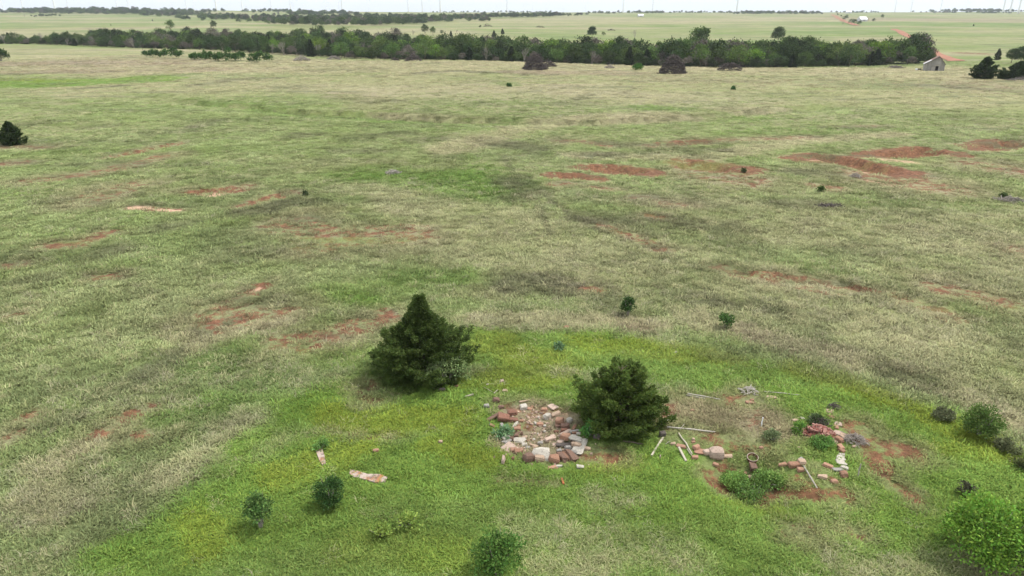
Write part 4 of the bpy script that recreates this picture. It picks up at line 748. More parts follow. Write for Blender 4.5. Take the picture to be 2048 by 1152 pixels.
# ------------------------------------------------------------------ grey shed, trough, far farm buildings
def shed():
    p = G(1867, 142); k = ppm(p); o = thing('shed', 'weathered grey plank shed with rusty tin roof before the creek wood', 'shed', p, 0, None, .84)
    o.rotation_euler = (0, 0, -R(27)); W, D, E, RI, rx = 6.1, 6.6, 2.2, 4.7, 1.0
    gw = wood_material('shed_boards', (.2, .185, .165), (.36, .34, .31), (14, 14, 1.2)); dark = plain('shed_inside_shade', (.02, .018, .016), .95); tin = plain('rusty_tin', (.23, .15, .125), .6, .35, 2.5); tin2 = plain('bright_tin', (.62, .62, .61), .5, .12, 3)
    rg = random.Random(9); nb = 30; prev = None
    dx0, dx1, dh = .35, 1.3, 1.6
    def ztop(x): return E + (RI - E) * ((x + W / 2) / (rx + W / 2) if x < rx else (W / 2 - x) / (W / 2 - rx))
    def board(lo, hi, axis):
        """vertical board between lo and hi along the wall"""
        b = MB(); t = .025 + rg.uniform(0, .012)
        if axis == 'f':
            z1, z2 = ztop(lo), ztop(hi); V = [(lo, -t, -.1), (hi, -t, -.1), (hi, -t, z2 - .03), (lo, -t, z1 - .03), (lo, 0, -.1), (hi, 0, -.1), (hi, 0, z2 - .03), (lo, 0, z1 - .03)]
            if lo >= dx0 - .01 and hi <= dx1 + .01:
                for q in (0, 1, 4, 5): V[q] = (V[q][0], V[q][1], dh)
        b.add(V, [(0, 1, 2, 3), (5, 4, 7, 6), (4, 0, 3, 7), (1, 5, 6, 2), (3, 2, 6, 7), (4, 5, 1, 0)]); return b.mesh('plank', gw)
    w = W / nb
    for yb in (0, D):
        for i in range(nb):
            lo = -W / 2 + i * w + .006; hi = lo + w - .012 - rg.uniform(0, .012)
            if lo < rx < hi: hi = rx
            if yb: 
                m = board(lo, hi, 'f')
            else: m = board(lo, hi, 'f')
            link('plank', m, o, (0, yb, 0))
    for sx in (-1, 1):
        for i in range(16):
            b = MB(); y0 = i * D / 16; b.box((-.02, y0 + .006, -.1), (.02, y0 + D / 16 - .008, E - .04)); link('plank', b.mesh('plank', gw), o, (sx * (W / 2 - .02), 0, 0))
    b = MB(); b.box((dx0 - .02, .12, -.1), (dx1 + .02, 2.8, dh)); link('doorway_shade', b.mesh('doorway_shade', dark), o)  # near-black box stands in for the shade inside the open door
    b = MB(); b.box((dx0 - 1.15, -.075, .02), (dx0 - .1, -.04, 1.35)); link('door', b.mesh('door', M_GREYWOOD), o)
    b = MB(); b.box((.1, -.1, dh + .12), (1.5, -.05, dh + .28)); link('lintel', b.mesh('lintel', M_PALEWOOD), o)
    # roof in corrugated sheets
    def sheets(x0, z0, x1, z1, mats):
        n = 7; dy = (D + .7) / n
        for i in range(n):
            V = []; Fc = []; c = 12; y0 = -.35 + i * dy
            for j in range(c + 1):
                yy = y0 + (dy + .04) * j / c; wv = .03 * math.cos(j * math.pi) * .5 + .02 * (i % 2) + .04
                V += [(x0, yy, z0 + wv), (x1, yy, z1 + wv)]
            for j in range(c): Fc.append((2 * j, 2 * j + 2, 2 * j + 3, 2 * j + 1))
            bb = MB(); bb.add(V, Fc); link('roof_sheet', bb.mesh('roof_sheet', mats(i)), o)
    sheets(-W / 2 - .3, E - .1, -1.0, ztop(-1.0), lambda i: tin2 if i < 4 else tin); sheets(-1.05, ztop(-1.05) + .02, rx, RI, lambda i: tin); sheets(W / 2 + .25, E - .12, rx, RI, lambda i: tin)
    for x0, z0, x1, z1 in ((-W / 2 - .3, E - .1, rx, RI), (W / 2 + .25, E - .12, rx, RI)):
        b = MB(); a = Vector((x0, -.37, z0 - .06)); c = Vector((x1, -.37, z1 - .06)); b.tube([a, c], .07, 4); link('barge_board', b.mesh('barge_board', M_BARK), o)
shed()
p = G(1836, 141); o = thing('water_trough', 'small dark trough with a white end panel left of the shed', 'trough', p, .2)
b = MB(); b.box((-.45, -.3, .12), (.75, .3, .5)); b.box((-.38, -.24, .5), (.68, .24, .54)); link('tank', b.mesh('tank', plain('tank_metal', (.06, .055, .05), .6)), o)
b = MB(); b.box((-.7, -.32, .1), (-.47, .32, .58)); link('end_panel', b.mesh('end_panel', M_WHITE), o)
for sx in (-.35, .6):
    b = MB(); b.box((sx, -.28, -.05), (sx + .08, .28, .12)); link('leg', b.mesh('leg', M_BARK), o)
def barn(px, py, W, D, E, RI, rz, label):
    p = G(px, py); o = thing('barn', label, 'barn', p, rz); wm = plain('barn_wall', (.5, .5, .5), .7, .1); rm = plain('white_tin_roof', (.82, .83, .84), .45, .05)
    b = MB(); V = [(-W / 2, -D / 2, -.3), (W / 2, -D / 2, -.3), (W / 2, D / 2, -.3), (-W / 2, D / 2, -.3), (-W / 2, -D / 2, E), (W / 2, -D / 2, E), (W / 2, D / 2, E), (-W / 2, D / 2, E), (-W / 2, 0, RI), (W / 2, 0, RI)]
    b.add(V, [(0, 1, 5, 4), (2, 3, 7, 6), (1, 2, 6, 9, 5), (3, 0, 4, 8, 7)]); link('wall', b.mesh('wall', wm), o)
    for s in (-1, 1):
        b = MB(); y = s * (D / 2 + .4); z = E - .15; b.add([(-W / 2 - .3, y, z), (W / 2 + .3, y, z), (W / 2 + .3, 0, RI + .1), (-W / 2 - .3, 0, RI + .1), (-W / 2 - .3, y, z - .12), (W / 2 + .3, y, z - .12), (W / 2 + .3, 0, RI - .02), (-W / 2 - .3, 0, RI - .02)],
                           [(0, 1, 2, 3), (7, 6, 5, 4), (0, 4, 5, 1), (1, 5, 6, 2), (0, 3, 7, 4)]); link('roof', b.mesh('roof', rm), o)
    b = MB(); b.box((-1.5, -D / 2 - .05, -.1), (1.5, -D / 2 + .02, E * .75)); link('door', b.mesh('door', plain('barn_door', (.3, .29, .28), .7)), o)
barn(1724, 42.5, 9.5, 9, 2.6, 5.6, .15, 'white roofed barn at the far farmstead beside the road')
barn(1697, 26.5, 14, 9, 3.4, 6, -.1, 'tiny white building on the skyline above the farmstead')
barn(1281, 33.5, 9, 6, 2.4, 4.2, .1, 'tiny white building in the pale field at the centre skyline')

# ------------------------------------------------------------------ wind turbines
def turbine_meshes():
    b = MB(); b.tube([(0, 0, -2), (0, 0, 10), (0, 0, 40), (0, 0, 79)], [2.25, 2.15, 1.75, 1.25], 14); tower = b.mesh('tower', M_WHITE, True)
    b = MB(); b.tube([(0, -3.2, 0), (0, -2.6, .1), (0, 4.5, .2), (0, 7.2, .1)], [1.2, 1.75, 1.85, 1.2], 8); nac = b.mesh('nacelle', M_WHITE, True)
    b = MB(); b.tube([(0, 0, 0), (0, -1.2, 0), (0, -2.2, 0), (0, -2.8, 0)], [1.5, 1.5, 1.0, .2], 10); hub = b.mesh('hub', M_WHITE, True)
    prof = [(0, .9, .9), (3, 1.0, .8), (9, 1.9, .45), (20, 1.35, .3), (34, .85, .18), (43, .45, .1), (45, .1, .04)]; V = []; Fc = []
    for z, c, t in prof: V += [(-c * .7, 0, z), (0, -t, z), (c * 1.1, 0, z), (0, t, z)]
    for i in range(len(prof) - 1): Fc += [(i * 4 + k, i * 4 + (k + 1) % 4, (i + 1) * 4 + (k + 1) % 4, (i + 1) * 4 + k) for k in range(4)]
    Fc += [(3, 2, 1, 0)]; b = MB(); b.add(V, Fc); blade = b.mesh('blade', M_WHITE, True)
    return tower, nac, hub, blade
TWR, NAC, HUB, BLD = turbine_meshes()
def turbine(px, d, i, label, group):
    dep = d * cp + (CAM_Z - 11) * sp; x = (px - CX) / F_PX * dep; z = zat(x, d)
    o = thing('wind_turbine', label, 'wind turbine', (x, d, z), 0, group); rt = random.Random(i * 7 + 3)
    link('tower', TWR, o); n = link('nacelle', NAC, o, (0, 0, 80), R(25 + rt.uniform(-12, 12)))
    h = link('hub', HUB, n, (0, -3.2, 0)); a0 = rt.random() * 2.09
    for k in range(3):
        bl = link('blade', BLD, n, (0, -4.4, 0)); bl.rotation_euler = (0, a0 + k * 2.0944, 0)
near = [(112, 1950), (434, 1850), (881, 1850), (1473, 1800), (2005, 2000), (2019, 1850), (2036, 1850)]
mid = [(8, 3000), (48, 2600), (138, 3100), (236, 2900), (259, 3000), (375, 2700), (486, 2600), (544, 3000), (582, 2700), (685, 2500), (817, 2800), (845, 2500), (1014, 2600), (1246, 2500), (1305, 2900), (1789, 3300), (1821, 3300), (1880, 3800)]
far_ = [(344, 5600), (388, 5200), (494, 5600), (588, 5600), (653, 5800), (678, 6000), (738, 5400), (862, 5200), (1048, 6600), (1065, 6600), (1170, 6900), (1930, 5600)]
faint = [609, 660, 850, 893, 905, 992, 1093, 1127, 1620, 1636, 1652, 1764, 1894, 1914, 1981]
onear = ['far left wood', 'left skyline wood', 'left of the centre strip of wood', 'right of centre', 'right edge, leftmost of three', 'right edge, middle of three', 'right edge, rightmost of three']
for i, (px, d) in enumerate(near): turbine(px, d, i, f'near white wind turbine tower on the skyline, {onear[i]}', 'near wind turbines')
ords = ['first', 'second', 'third', 'fourth', 'fifth', 'sixth', 'seventh', 'eighth', 'ninth', 'tenth', 'eleventh', 'twelfth', 'thirteenth', 'fourteenth', 'fifteenth', 'sixteenth', 'seventeenth', 'eighteenth']
for i, (px, d) in enumerate(mid): turbine(px, d, 20 + i, f'slim white turbine tower cut by the top edge, {ords[i]} such from the left', 'slim wind turbines')
for i, (px, d) in enumerate(far_): turbine(px, d, 50 + i, f'small far turbine whose rotor shows in the sky, {ords[i]} such from the left', 'far wind turbines with rotors')
for i, px in enumerate(faint): turbine(px, 8200 + (i * 577) % 1500, 80 + i, 'faint tiny wind turbine in the haze on the skyline', 'faint wind turbines')

# ------------------------------------------------------------------ stones of the ruins
def stone_mesh(name, seed, kind_):
    import bmesh
    rg = random.Random(seed); bm = bmesh.new(); bmesh.ops.create_cube(bm, size=1.0)
    j = .17 if kind_ != 'boulder' else .18
    for v in bm.verts:
        v.co += Vector((rg.uniform(-j, j), rg.uniform(-j, j), rg.uniform(-j, j)))
    if kind_ == 'boulder':
        bmesh.ops.subdivide_edges(bm, edges=bm.edges[:], cuts=2, use_grid_fill=True)
        for v in bm.verts: v.co = v.co.lerp(v.co.normalized() * .62, .68) * rg.uniform(.93, 1.06)
    else:
        bmesh.ops.bevel(bm, geom=bm.edges[:], offset=.11, segments=1, affect='EDGES')
        bmesh.ops.subdivide_edges(bm, edges=[e for e in bm.edges if e.calc_length() > .4], cuts=1, use_grid_fill=True)
        for v in bm.verts: v.co += Vector((rg.gauss(0, .035), rg.gauss(0, .035), rg.gauss(0, .035)))
    me = bpy.data.meshes.new(name); bm.to_mesh(me); bm.free(); me.materials.append(M_STONE)
    return me
SM = {k: [stone_mesh('stone', 500 + i + 20 * q, k) for i in range(8)] for q, k in enumerate(('block', 'boulder', 'slab'))}
OBST = []
SC = dict(red=(.225, .10, .068), rust=(.29, .15, .095), orange=(.40, .22, .145), tan=(.46, .33, .235), pink=(.48, .36, .29), white=(.52, .48, .41), grey=(.34, .325, .30), dark=(.09, .08, .075), brown=(.17, .095, .07))
sr = random.Random(77)
def stone(px, py, w, h, ang, kd, colr, label, group=None, lift=0.0, tilt=0.0):
    """px, py: middle of the stone in the photo; w along its long axis and h across, photo pixels; ang: long axis in the photo, degrees counterclockwise"""
    p0 = G(px, py); k = ppm(p0); wm, hm = w / k * 1.06, h / k * 1.12
    wa = math.atan2(math.sin(R(ang)) / .56, math.cos(R(ang))); wm *= math.hypot(math.cos(R(ang)), math.sin(R(ang)) / .56) ** .6
    if kd == 'slab': sx, sy, sz = wm, hm * 1.45, max(.07, hm * .3)
    elif kd == 'up': sx, sy, sz = wm, hm * .4, hm * 1.0
    elif kd == 'boulder': sx, sy, sz = wm, hm * 1.0, hm * .95
    else: sx, sy, sz = wm, hm * .95, hm * .85
    p = G(px, py + sz * .36 * k)
    OBST.append((p[0], p[1], max(sx, sy) * .5 + .02)); OBST.append((p[0] * .988, p[1] * .988, max(sx, sy) * .4))
    src = SM['slab' if kd in ('slab', 'up') else kd][sr.randrange(8)]
    o = link('stone', src, None, (p[0], p[1], p[2] + sz * .38 + lift), 0, (sx, sy, sz)); o.rotation_euler = (tilt + sr.uniform(-.1, .1), sr.uniform(-.1, .1), wa + sr.uniform(-.12, .12))
    c = SC[colr]; f = sr.uniform(.85, 1.12); o.color = (c[0] * f, c[1] * f, c[2] * f, 1)
    return tag(o, label, 'stone', group)
RG, CHIP = 'stones of the ring', 'small chips in the stone ring'
chip = 'small stone chip lying on the bare soil inside the stone ring'
for (cx, cy, w, h, ang, kd, colr, label, lift, tilt) in [
    (215, 385, 240, 62, 25, 'block', 'brown', 'long dark brown slab at the left end of the stone ring', 0, 0), (395, 390, 175, 130, 0, 'block', 'red', 'big red block at the upper left of the stone ring', 0, 0), (550, 300, 150, 85, 0, 'boulder', 'red', 'rounded red stone above right of the big red block', 0, 0), (545, 425, 155, 70, 0, 'block', 'red', 'flat red stone right of the big red block', 0, 0),
    (380, 515, 95, 55, -60, 'block', 'grey', 'slim pale grey stone below the big red block', 0, 0), (600, 510, 120, 50, 55, 'block', 'white', 'slim whitish stone leaning by a small orange one', 0, 0), (652, 525, 70, 40, 30, 'block', 'rust', 'small orange stone beside the slim whitish one', 0, 0), (625, 595, 115, 72, 0, 'block', 'orange', 'orange block on the left rim above the dark stones', .03, 0),
    (672, 645, 100, 60, 0, 'block', 'brown', 'brown stone just under the orange rim block', 0, 0), (612, 692, 80, 70, 0, 'block', 'brown', 'dark brown stone right of the blue-green plant', 0, 0), (445, 750, 95, 70, 20, 'block', 'white', 'whitish stone at the lower left rim corner', .04, 0), (527, 755, 75, 50, 0, 'block', 'brown', 'small brown stone between two whitish ones', .05, 0),
    (393, 808, 55, 45, 0, 'block', 'grey', 'small grey stone at the outer lower left rim', 0, 0), (470, 800, 125, 60, 25, 'block', 'grey', 'grey stone under the whitish corner stone', 0, 0), (672, 780, 190, 85, -10, 'slab', 'white', 'broad grey-white slab on the lower left rim', .05, 0), (755, 852, 85, 60, 0, 'block', 'white', 'whitish stone below the broad grey-white slab', 0, 0), (762, 722, 90, 52, 0, 'block', 'tan', 'tan stone above the broad grey-white slab', 0, 0),
    (497, 895, 180, 110, 30, 'slab', 'pink', 'tilted pale pink slab at the bottom left of the ring', .03, .2), (572, 942, 85, 75, 0, 'block', 'orange', 'left of three orange stones under the pale pink slab', 0, 0), (640, 968, 85, 85, 0, 'block', 'rust', 'middle of three orange stones under the pale pink slab', 0, 0), (703, 955, 65, 90, 0, 'block', 'orange', 'right of three orange stones under the pale pink slab', 0, 0),
    (400, 1100, 90, 110, 70, 'up', 'pink', 'pink stone standing alone in grass below left of ring', 0, 0), (565, 1090, 45, 60, 0, 'up', 'rust', 'small dull stone in grass below the three orange stones', 0, 0), (825, 1065, 160, 140, 20, 'boulder', 'brown', 'dark red-brown boulder at the front of the ring', 0, 0), (1048, 1005, 270, 180, -8, 'up', 'white', 'big whitish slab standing at the front of the ring', .02, -.5),
    (1010, 1080, 160, 105, 0, 'boulder', 'tan', 'tan boulder leaning before the big whitish slab', 0, 0), (1092, 1060, 50, 65, 0, 'block', 'tan', 'small tan stone beside the tan boulder', 0, 0), (1265, 1090, 165, 135, 0, 'boulder', 'rust', 'orange-brown boulder right of the big whitish slab', 0, 0), (1395, 1050, 165, 95, -58, 'block', 'brown', 'brown tilted stone right of the orange-brown boulder', 0, 0), (1462, 1030, 165, 80, -58, 'block', 'rust', 'orange-brown tilted stone in the leaning front row', .02, 0),
    (1562, 1040, 230, 110, -52, 'block', 'brown', 'long dark brown stone at the right end of the front row', .02, 0), (1345, 950, 95, 62, 10, 'block', 'grey', 'speckled grey stone behind the orange-brown boulder', 0, 0), (1592, 985, 125, 75, -20, 'block', 'grey', 'grey stone behind the long dark brown stone', .03, 0), (1700, 870, 310, 120, 70, 'slab', 'white', 'large cream slab forming the right corner of ring', .06, 0), (1630, 805, 200, 85, -10, 'slab', 'white', 'whitish slab resting on the large cream slab', .17, 0),
    (1585, 885, 65, 62, 0, 'block', 'tan', 'small tan stone before the resting whitish slab', .14, 0), (1655, 890, 115, 62, -10, 'block', 'tan', 'cream-orange stone lying on the large cream slab', .13, 0), (1498, 908, 105, 62, 0, 'block', 'grey', 'grey stone left of the small tan stone', .04, 0), (1420, 862, 200, 60, 0, 'slab', 'dark', 'dark grey slab, shade in its colour, under the orange block', .05, 0), (1445, 768, 130, 108, -15, 'block', 'orange', 'bright orange block on the right heap', .14, 0),  # dark slab: the shade on it is put into its colour
    (1368, 822, 105, 72, 20, 'block', 'pink', 'pinkish stone left of the bright orange block', .04, 0), (1572, 740, 115, 50, 0, 'block', 'white', 'pale stone right of the bright orange block', .1, 0), (1672, 715, 65, 42, 0, 'block', 'white', 'small white stone at the back of the cream slab', .14, 0), (1616, 682, 75, 42, 0, 'block', 'rust', 'red brick-like stone at the back of the right heap', .08, 0), (1615, 637, 195, 52, 8, 'block', 'grey', 'dark speckled grey beam-like stone on the right heap', .05, 0),
    (1458, 660, 165, 58, 20, 'block', 'pink', 'pale pink wedge stone left of the grey beam-like stone', .03, 0), (1608, 552, 115, 50, 55, 'block', 'rust', 'thin orange stone standing by the cedar', 0, 0), (1448, 540, 135, 82, 0, 'block', 'brown', 'brown-red stone below the upper right orange block', .03, 0), (1430, 606, 115, 62, 0, 'block', 'red', 'red stone above the pale pink wedge', 0, 0), (1352, 448, 122, 105, -10, 'block', 'orange', 'upper right orange block of the ring', .03, 0),
    (1530, 430, 85, 80, 20, 'boulder', 'white', 'white stone nearest the round-topped cedar', 0, 0), (1135, 360, 105, 88, 30, 'block', 'white', 'white block alone in the middle of the ring\'s back', 0, 0), (1285, 318, 140, 55, 20, 'slab', 'tan', 'flat tan stone right of the white block', 0, 0), (1245, 208, 125, 70, -40, 'slab', 'pink', 'pinkish white tilted slab at the back of the ring', .02, .2), (740, 198, 115, 90, 10, 'block', 'white', 'white-pink block at the back left of the ring', 0, 0),
    (752, 108, 160, 30, 12, 'block', 'tan', 'thin pale stone strip behind the white-pink block', 0, 0), (1195, 748, 210, 85, 28, 'block', 'pink', 'pale pink wedge stone in the middle of the ring', 0, 0), (1030, 822, 95, 72, 0, 'block', 'grey', 'grey-pink stone left of the middle wedge stone', 0, 0), (1280, 848, 95, 52, 0, 'slab', 'pink', 'flat pinkish stone below the middle wedge stone', 0, 0), (918, 866, 125, 48, -20, 'block', 'tan', 'cream stone behind the big whitish slab', 0, 0),
    (1025, 497, 105, 52, 0, 'boulder', 'orange', 'orange stone on bare soil at the ring\'s centre', 0, 0), (945, 478, 60, 36, -50, 'block', 'white', chip, 0, 0), (1105, 527, 45, 40, 0, 'boulder', 'white', chip, 0, 0), (1103, 622, 42, 36, 0, 'boulder', 'white', chip, 0, 0), (842, 452, 62, 42, -30, 'block', 'tan', chip, 0, 0), (810, 906, 75, 50, 0, 'block', 'grey', 'grey stone left of the cream stone', 0, 0), (756, 956, 45, 40, 0, 'block', 'tan', chip, 0, 0),
    (1812, 912, 105, 58, -15, 'block', 'tan', 'tan stone just outside the large cream slab', 0, 0), (275, 85, 110, 82, 0, 'boulder', 'brown', 'brown-grey stone in grass behind the long dark slab', 0, 0), (1330, 532, 85, 42, 0, 'block', 'brown', 'low brown stone left of the brown-red stone', 0, 0), (1300, 622, 85, 42, 0, 'block', 'red', 'low red stone at the inner right of the ring', 0, 0), (705, 440, 62, 40, 0, 'block', 'orange', chip, 0, 0), (1000, 380, 36, 30, 0, 'boulder', 'white', chip, 0, 0),
    (1100, 240, 90, 45, 0, 'slab', 'orange', chip, 0, 0), (850, 232, 70, 36, 0, 'slab', 'orange', chip, 0, 0), (890, 200, 45, 32, 0, 'boulder', 'rust', chip, 0, 0), (940, 655, 36, 30, 0, 'boulder', 'pink', chip, 0, 0), (990, 660, 30, 24, 0, 'boulder', 'white', chip, 0, 0), (860, 750, 40, 28, 0, 'boulder', 'tan', chip, 0, 0), (1050, 735, 50, 24, 0, 'slab', 'tan', chip, 0, 0), (920, 760, 50, 26, 0, 'slab', 'white', chip, 0, 0), (820, 780, 46, 36, 0, 'block', 'rust', chip, 0, 0), (1350, 700, 60, 22, 0, 'slab', 'pink', chip, 0, 0),
    (360, 205, 100, 60, 10, 'boulder', 'brown', 'brown weathered lump in grass above the big red block', 0, 0), (1990, 690, 75, 95, 80, 'boulder', 'dark', 'dark grey stone under the edge of the round-topped cedar', 0, 0), (200, 520, 80, 36, -20, 'slab', 'rust', 'thin rusty stone under the long dark slab', 0, 0), (110, 185, 90, 60, 0, 'boulder', 'grey', 'grey stump-like stone left behind the ring', 0, 0), (1900, 1000, 42, 30, 0, 'slab', 'tan', 'small tan chip in grass right of the ring', 0, 0)]:
    stone(960 + cx / 8.533, 790 + cy / 8.533, w / 8.533, h / 8.533, ang, kd, colr, label, CHIP if label is chip else RG, lift, tilt)
FG = 'stones of the house foundation'
for (cx, cy, w, h, ang, kd, colr, label) in [
    (432, 578, 75, 40, 0, 'slab', 'orange', 'flat orange stone left of the biggest pale boulder'), (468, 580, 46, 36, 0, 'boulder', 'pink', 'small pale stone touching the biggest pale boulder'), (538, 584, 92, 68, 0, 'boulder', 'pink', 'biggest pale boulder on the front foundation line'), (612, 606, 64, 18, 0, 'slab', 'tan', 'thin tan stone right of the biggest pale boulder'), (396, 546, 42, 32, 20, 'block', 'orange', 'orange stone behind the flat orange stone'), (290, 537, 60, 20, -10, 'slab', 'orange', 'flat orange stone near the fallen pole'),
    (232, 520, 36, 20, 0, 'block', 'tan', 'tan stone beside the dark block'), (376, 488, 20, 18, 0, 'boulder', 'tan', 'small round tan stone behind the leaning poles'), (376, 508, 20, 14, 0, 'block', 'orange', 'small orange stone below the round tan one'), (384, 617, 42, 24, 0, 'block', 'orange', 'orange stone by the frayed wood'), (530, 664, 36, 24, -20, 'block', 'orange', 'orange stone in grass left of the pit'), (1005, 667, 66, 26, 5, 'block', 'orange', 'orange block right of the pit'), (1088, 668, 82, 38, 8, 'block', 'rust', 'long brown-orange block on the front foundation line'),
    (1140, 650, 50, 42, 0, 'boulder', 'tan', 'rounded tan stone on the end of brown-orange block'), (1130, 630, 42, 12, 15, 'slab', 'grey', 'thin grey stone behind the rounded tan stone'), (1133, 703, 46, 30, 0, 'block', 'orange', 'orange stone at the top of fallen pole'), (1322, 672, 60, 28, -20, 'block', 'orange', 'orange stone left of the white foundation corner'), (1425, 600, 40, 26, -15, 'slab', 'white', 'small white slab at the top of foundation corner'), (1418, 625, 52, 30, -8, 'slab', 'white', 'upper white slab of the foundation corner'), (1420, 652, 58, 34, -8, 'slab', 'white', 'lower white slab of the foundation corner'),
    (1400, 704, 66, 24, 10, 'slab', 'grey', 'whitish stone left of the reddish corner block'), (1442, 690, 42, 18, -25, 'slab', 'white', 'thin white stone above the reddish corner block'), (1436, 732, 52, 44, 0, 'block', 'rust', 'reddish block at the foundation\'s near right corner'), (1370, 786, 46, 26, 0, 'boulder', 'orange', 'orange stone below left of the reddish corner block'), (1285, 752, 64, 30, -10, 'block', 'tan', 'tan-orange stone in the dug front edge'), (1345, 290, 46, 34, -10, 'slab', 'tan', 'tan stone at the top of the right stone row'), (1350, 328, 42, 20, -20, 'slab', 'orange', 'thin orange stone second in the right row'),
    (1400, 382, 42, 26, -20, 'slab', 'pink', 'pale pink stone third in the right row'), (1385, 402, 30, 22, -20, 'slab', 'orange', 'small orange stone fourth in the right row'), (1390, 446, 42, 30, -20, 'slab', 'pink', 'pale stone right of the brick heap'), (1432, 460, 96, 32, -58, 'slab', 'tan', 'long pale slab leaning right of the brick heap'), (1402, 488, 48, 40, -40, 'block', 'rust', 'brown block below the long pale slab'), (1366, 490, 62, 36, -35, 'slab', 'tan', 'tan stone at the lower right of the brick heap'), (1415, 545, 34, 30, -70, 'block', 'orange', 'upper red-orange stone of the right row'), (1418, 568, 34, 26, -70, 'block', 'rust', 'lower red-orange stone of the right row'),
    (1510, 541, 26, 18, 0, 'boulder', 'tan', 'small tan stone under the grey dead twigs'), (832, 748, 92, 30, -80, 'block', 'orange', 'long orange block standing in the pit'), (790, 757, 42, 24, 0, 'block', 'tan', 'tan stone beside the long orange pit block'), (752, 827, 40, 12, 8, 'block', 'white', 'pale stick-like stone in the pit\'s near weeds'), (796, 690, 44, 56, 0, 'block', 'brown', 'dark red stone at the pit\'s back wall'), (732, 735, 34, 24, 0, 'block', 'rust', 'rusty stone on the pit floor'), (1095, 354, 34, 12, 10, 'slab', 'tan', 'thin tan stone left of the brick heap\'s weeds'), (1148, 342, 22, 14, 0, 'slab', 'white', 'tiny pale stone behind the brick heap'),
    (935, 194, 62, 16, -5, 'slab', 'tan', 'flat tan stone at the back of the foundation'), (778, 228, 56, 20, 5, 'slab', 'orange', 'flat orange stone below the bleached branches'), (786, 214, 26, 18, 0, 'block', 'rust', 'small rusty stone above the flat orange one'), (856, 548, 26, 18, 0, 'boulder', 'orange', 'small orange stone behind the rusted tub'), (368, 286, 24, 14, 0, 'slab', 'orange', 'small orange stone inside the left of foundation'), (1120, 546, 16, 12, 0, 'boulder', 'tan', 'tiny tan stone inside the foundation'), (142, 612, 14, 20, 60, 'up', 'pink', 'tiny pale stone beside the fallen pole\'s foot')]:
    stone(1280 + cx / 3.531, 740 + cy / 3.531, w / 3.531, h / 3.531, ang, kd, colr, label, FG)
LG = 'loose stones in the yard grass'
for (px, py, w, h, ang, kd, colr, label) in [(1160, 934, 13, 7, 0, 'block', 'white', 'small white block in grass below the stone ring'), (1106, 934, 17, 5, 5, 'slab', 'orange', 'flat orange stone in grass below the front row'), (1118, 932, 12, 3, 0, 'slab', 'white', 'thin white stone beside the flat orange one'), (752, 901, 11, 7, 0, 'boulder', 'orange', 'lone orange stone in grass left of the ring'), (881, 883, 8, 5, 0, 'boulder', 'tan', 'lone tan stone in grass close left of ring'), (1004, 920, 0, 0, 0, '', '', ''),
                                              (1350, 704, 9, 4, 0, 'slab', 'white', 'tiny white stone in grass behind the round-topped cedar'), (884, 779, 12, 6, 0, 'boulder', 'dark', 'dark stone under the pointed cedar'), (913, 772, 9, 5, 0, 'boulder', 'rust', 'red stone under the right side of pointed cedar'), (1010, 781, 9, 6, 0, 'slab', 'tan', 'tan stone in grass between cedars'), (1004, 762, 7, 5, 0, 'slab', 'pink', 'pale pink stone in grass between cedars, upper'), (1133, 654, 10, 4, 0, 'slab', 'rust', 'rusty stone at the far edge of the yard grass')]:
    if w: stone(px, py, w, h, ang, kd, colr, label, LG)
def rubble():
    rg = random.Random(44); b = MB(); C_ = [G(*q) for q in ((1065, 830), (1095, 850), (1060, 870), (1040, 885), (1120, 880), (1140, 900), (1090, 895), (1050, 905))]; o = C_[0]
    for i in range(420):
        q = rg.choice(C_); x, y = q[0] + rg.gauss(0, .42), q[1] + rg.gauss(0, .45); z = zat(x, y); r = rg.uniform(.018, .055)
        M = Matrix.Translation((x - o[0], y - o[1], z - o[2] + r * .3)) @ Matrix.Rotation(rg.random() * 6.28, 4, Vector((rg.gauss(0, 1), rg.gauss(0, 1), rg.gauss(0, 1))).normalized())
        b.box((-r, -r * .7, -r * .5), (r * rg.uniform(.6, 1), r * .7, r * .5), M)
    m = b.mesh('rubble', plain('rubble_chips', (.36, .26, .2), .95, .6, 1.6)); tag(kind(link('rubble', m, None, o), 'stuff'), 'small broken stone chips strewn through the stone ring', 'rubble')
rubble()
# two footings with lichen
M_LICH, ns_, ls_ = new_mat('lichen_concrete'); _tc = ns_.new('ShaderNodeTexCoord'); _n = noise_node(ns_, ls_, _tc.outputs['Object'], 3.2, 4); _n2 = noise_node(ns_, ls_, _tc.outputs['Object'], 8, 4)
_c = mixc(ns_, ls_, maprange(ns_, ls_, _n, .5, .64), (.40, .32, .27), (.33, .16, .07)); _c = mixc(ns_, ls_, maprange(ns_, ls_, _n2, .52, .64, 0, .8), _c, (.16, .12, .11)); bsdf(ns_, ls_, _c, .9, _n2, .6, .03)
def footing(pts, th, label):
    W = [G(a, b) for a, b in pts]; c = sum(W) / len(W); V = []; n = len(W); b = MB()
    for q in W: V.append((q[0] - c[0], q[1] - c[1], q[2] - c[2] - .15))
    for q in W: V.append(((q[0] - c[0]) * .97, (q[1] - c[1]) * .97, q[2] - c[2] + th * .45 + random.uniform(-.012, .012)))
    b.add(V, [tuple(range(n, 2 * n))[::-1 if False else 1]] + [(i, (i + 1) % n, n + (i + 1) % n, n + i) for i in range(n)])
    OBST.extend((q[0], q[1], .14) for q in W); OBST.append((c[0], c[1], .3))
    tag(link('footing', b.mesh('footing', M_LICH), None, c), label, 'footing')
footing([(698, 948), (705, 955), (730, 961), (752, 967), (770, 966), (777, 957), (762, 950), (735, 950), (715, 943), (700, 941)], .12, 'long lichen-spotted concrete slab lying in grass above the dark oval bush')
footing([(632, 905), (640, 925), (645, 932), (652, 928), (650, 915), (645, 900), (636, 897)], .12, 'narrow orange lichen-covered footing in grass left of the long slab')

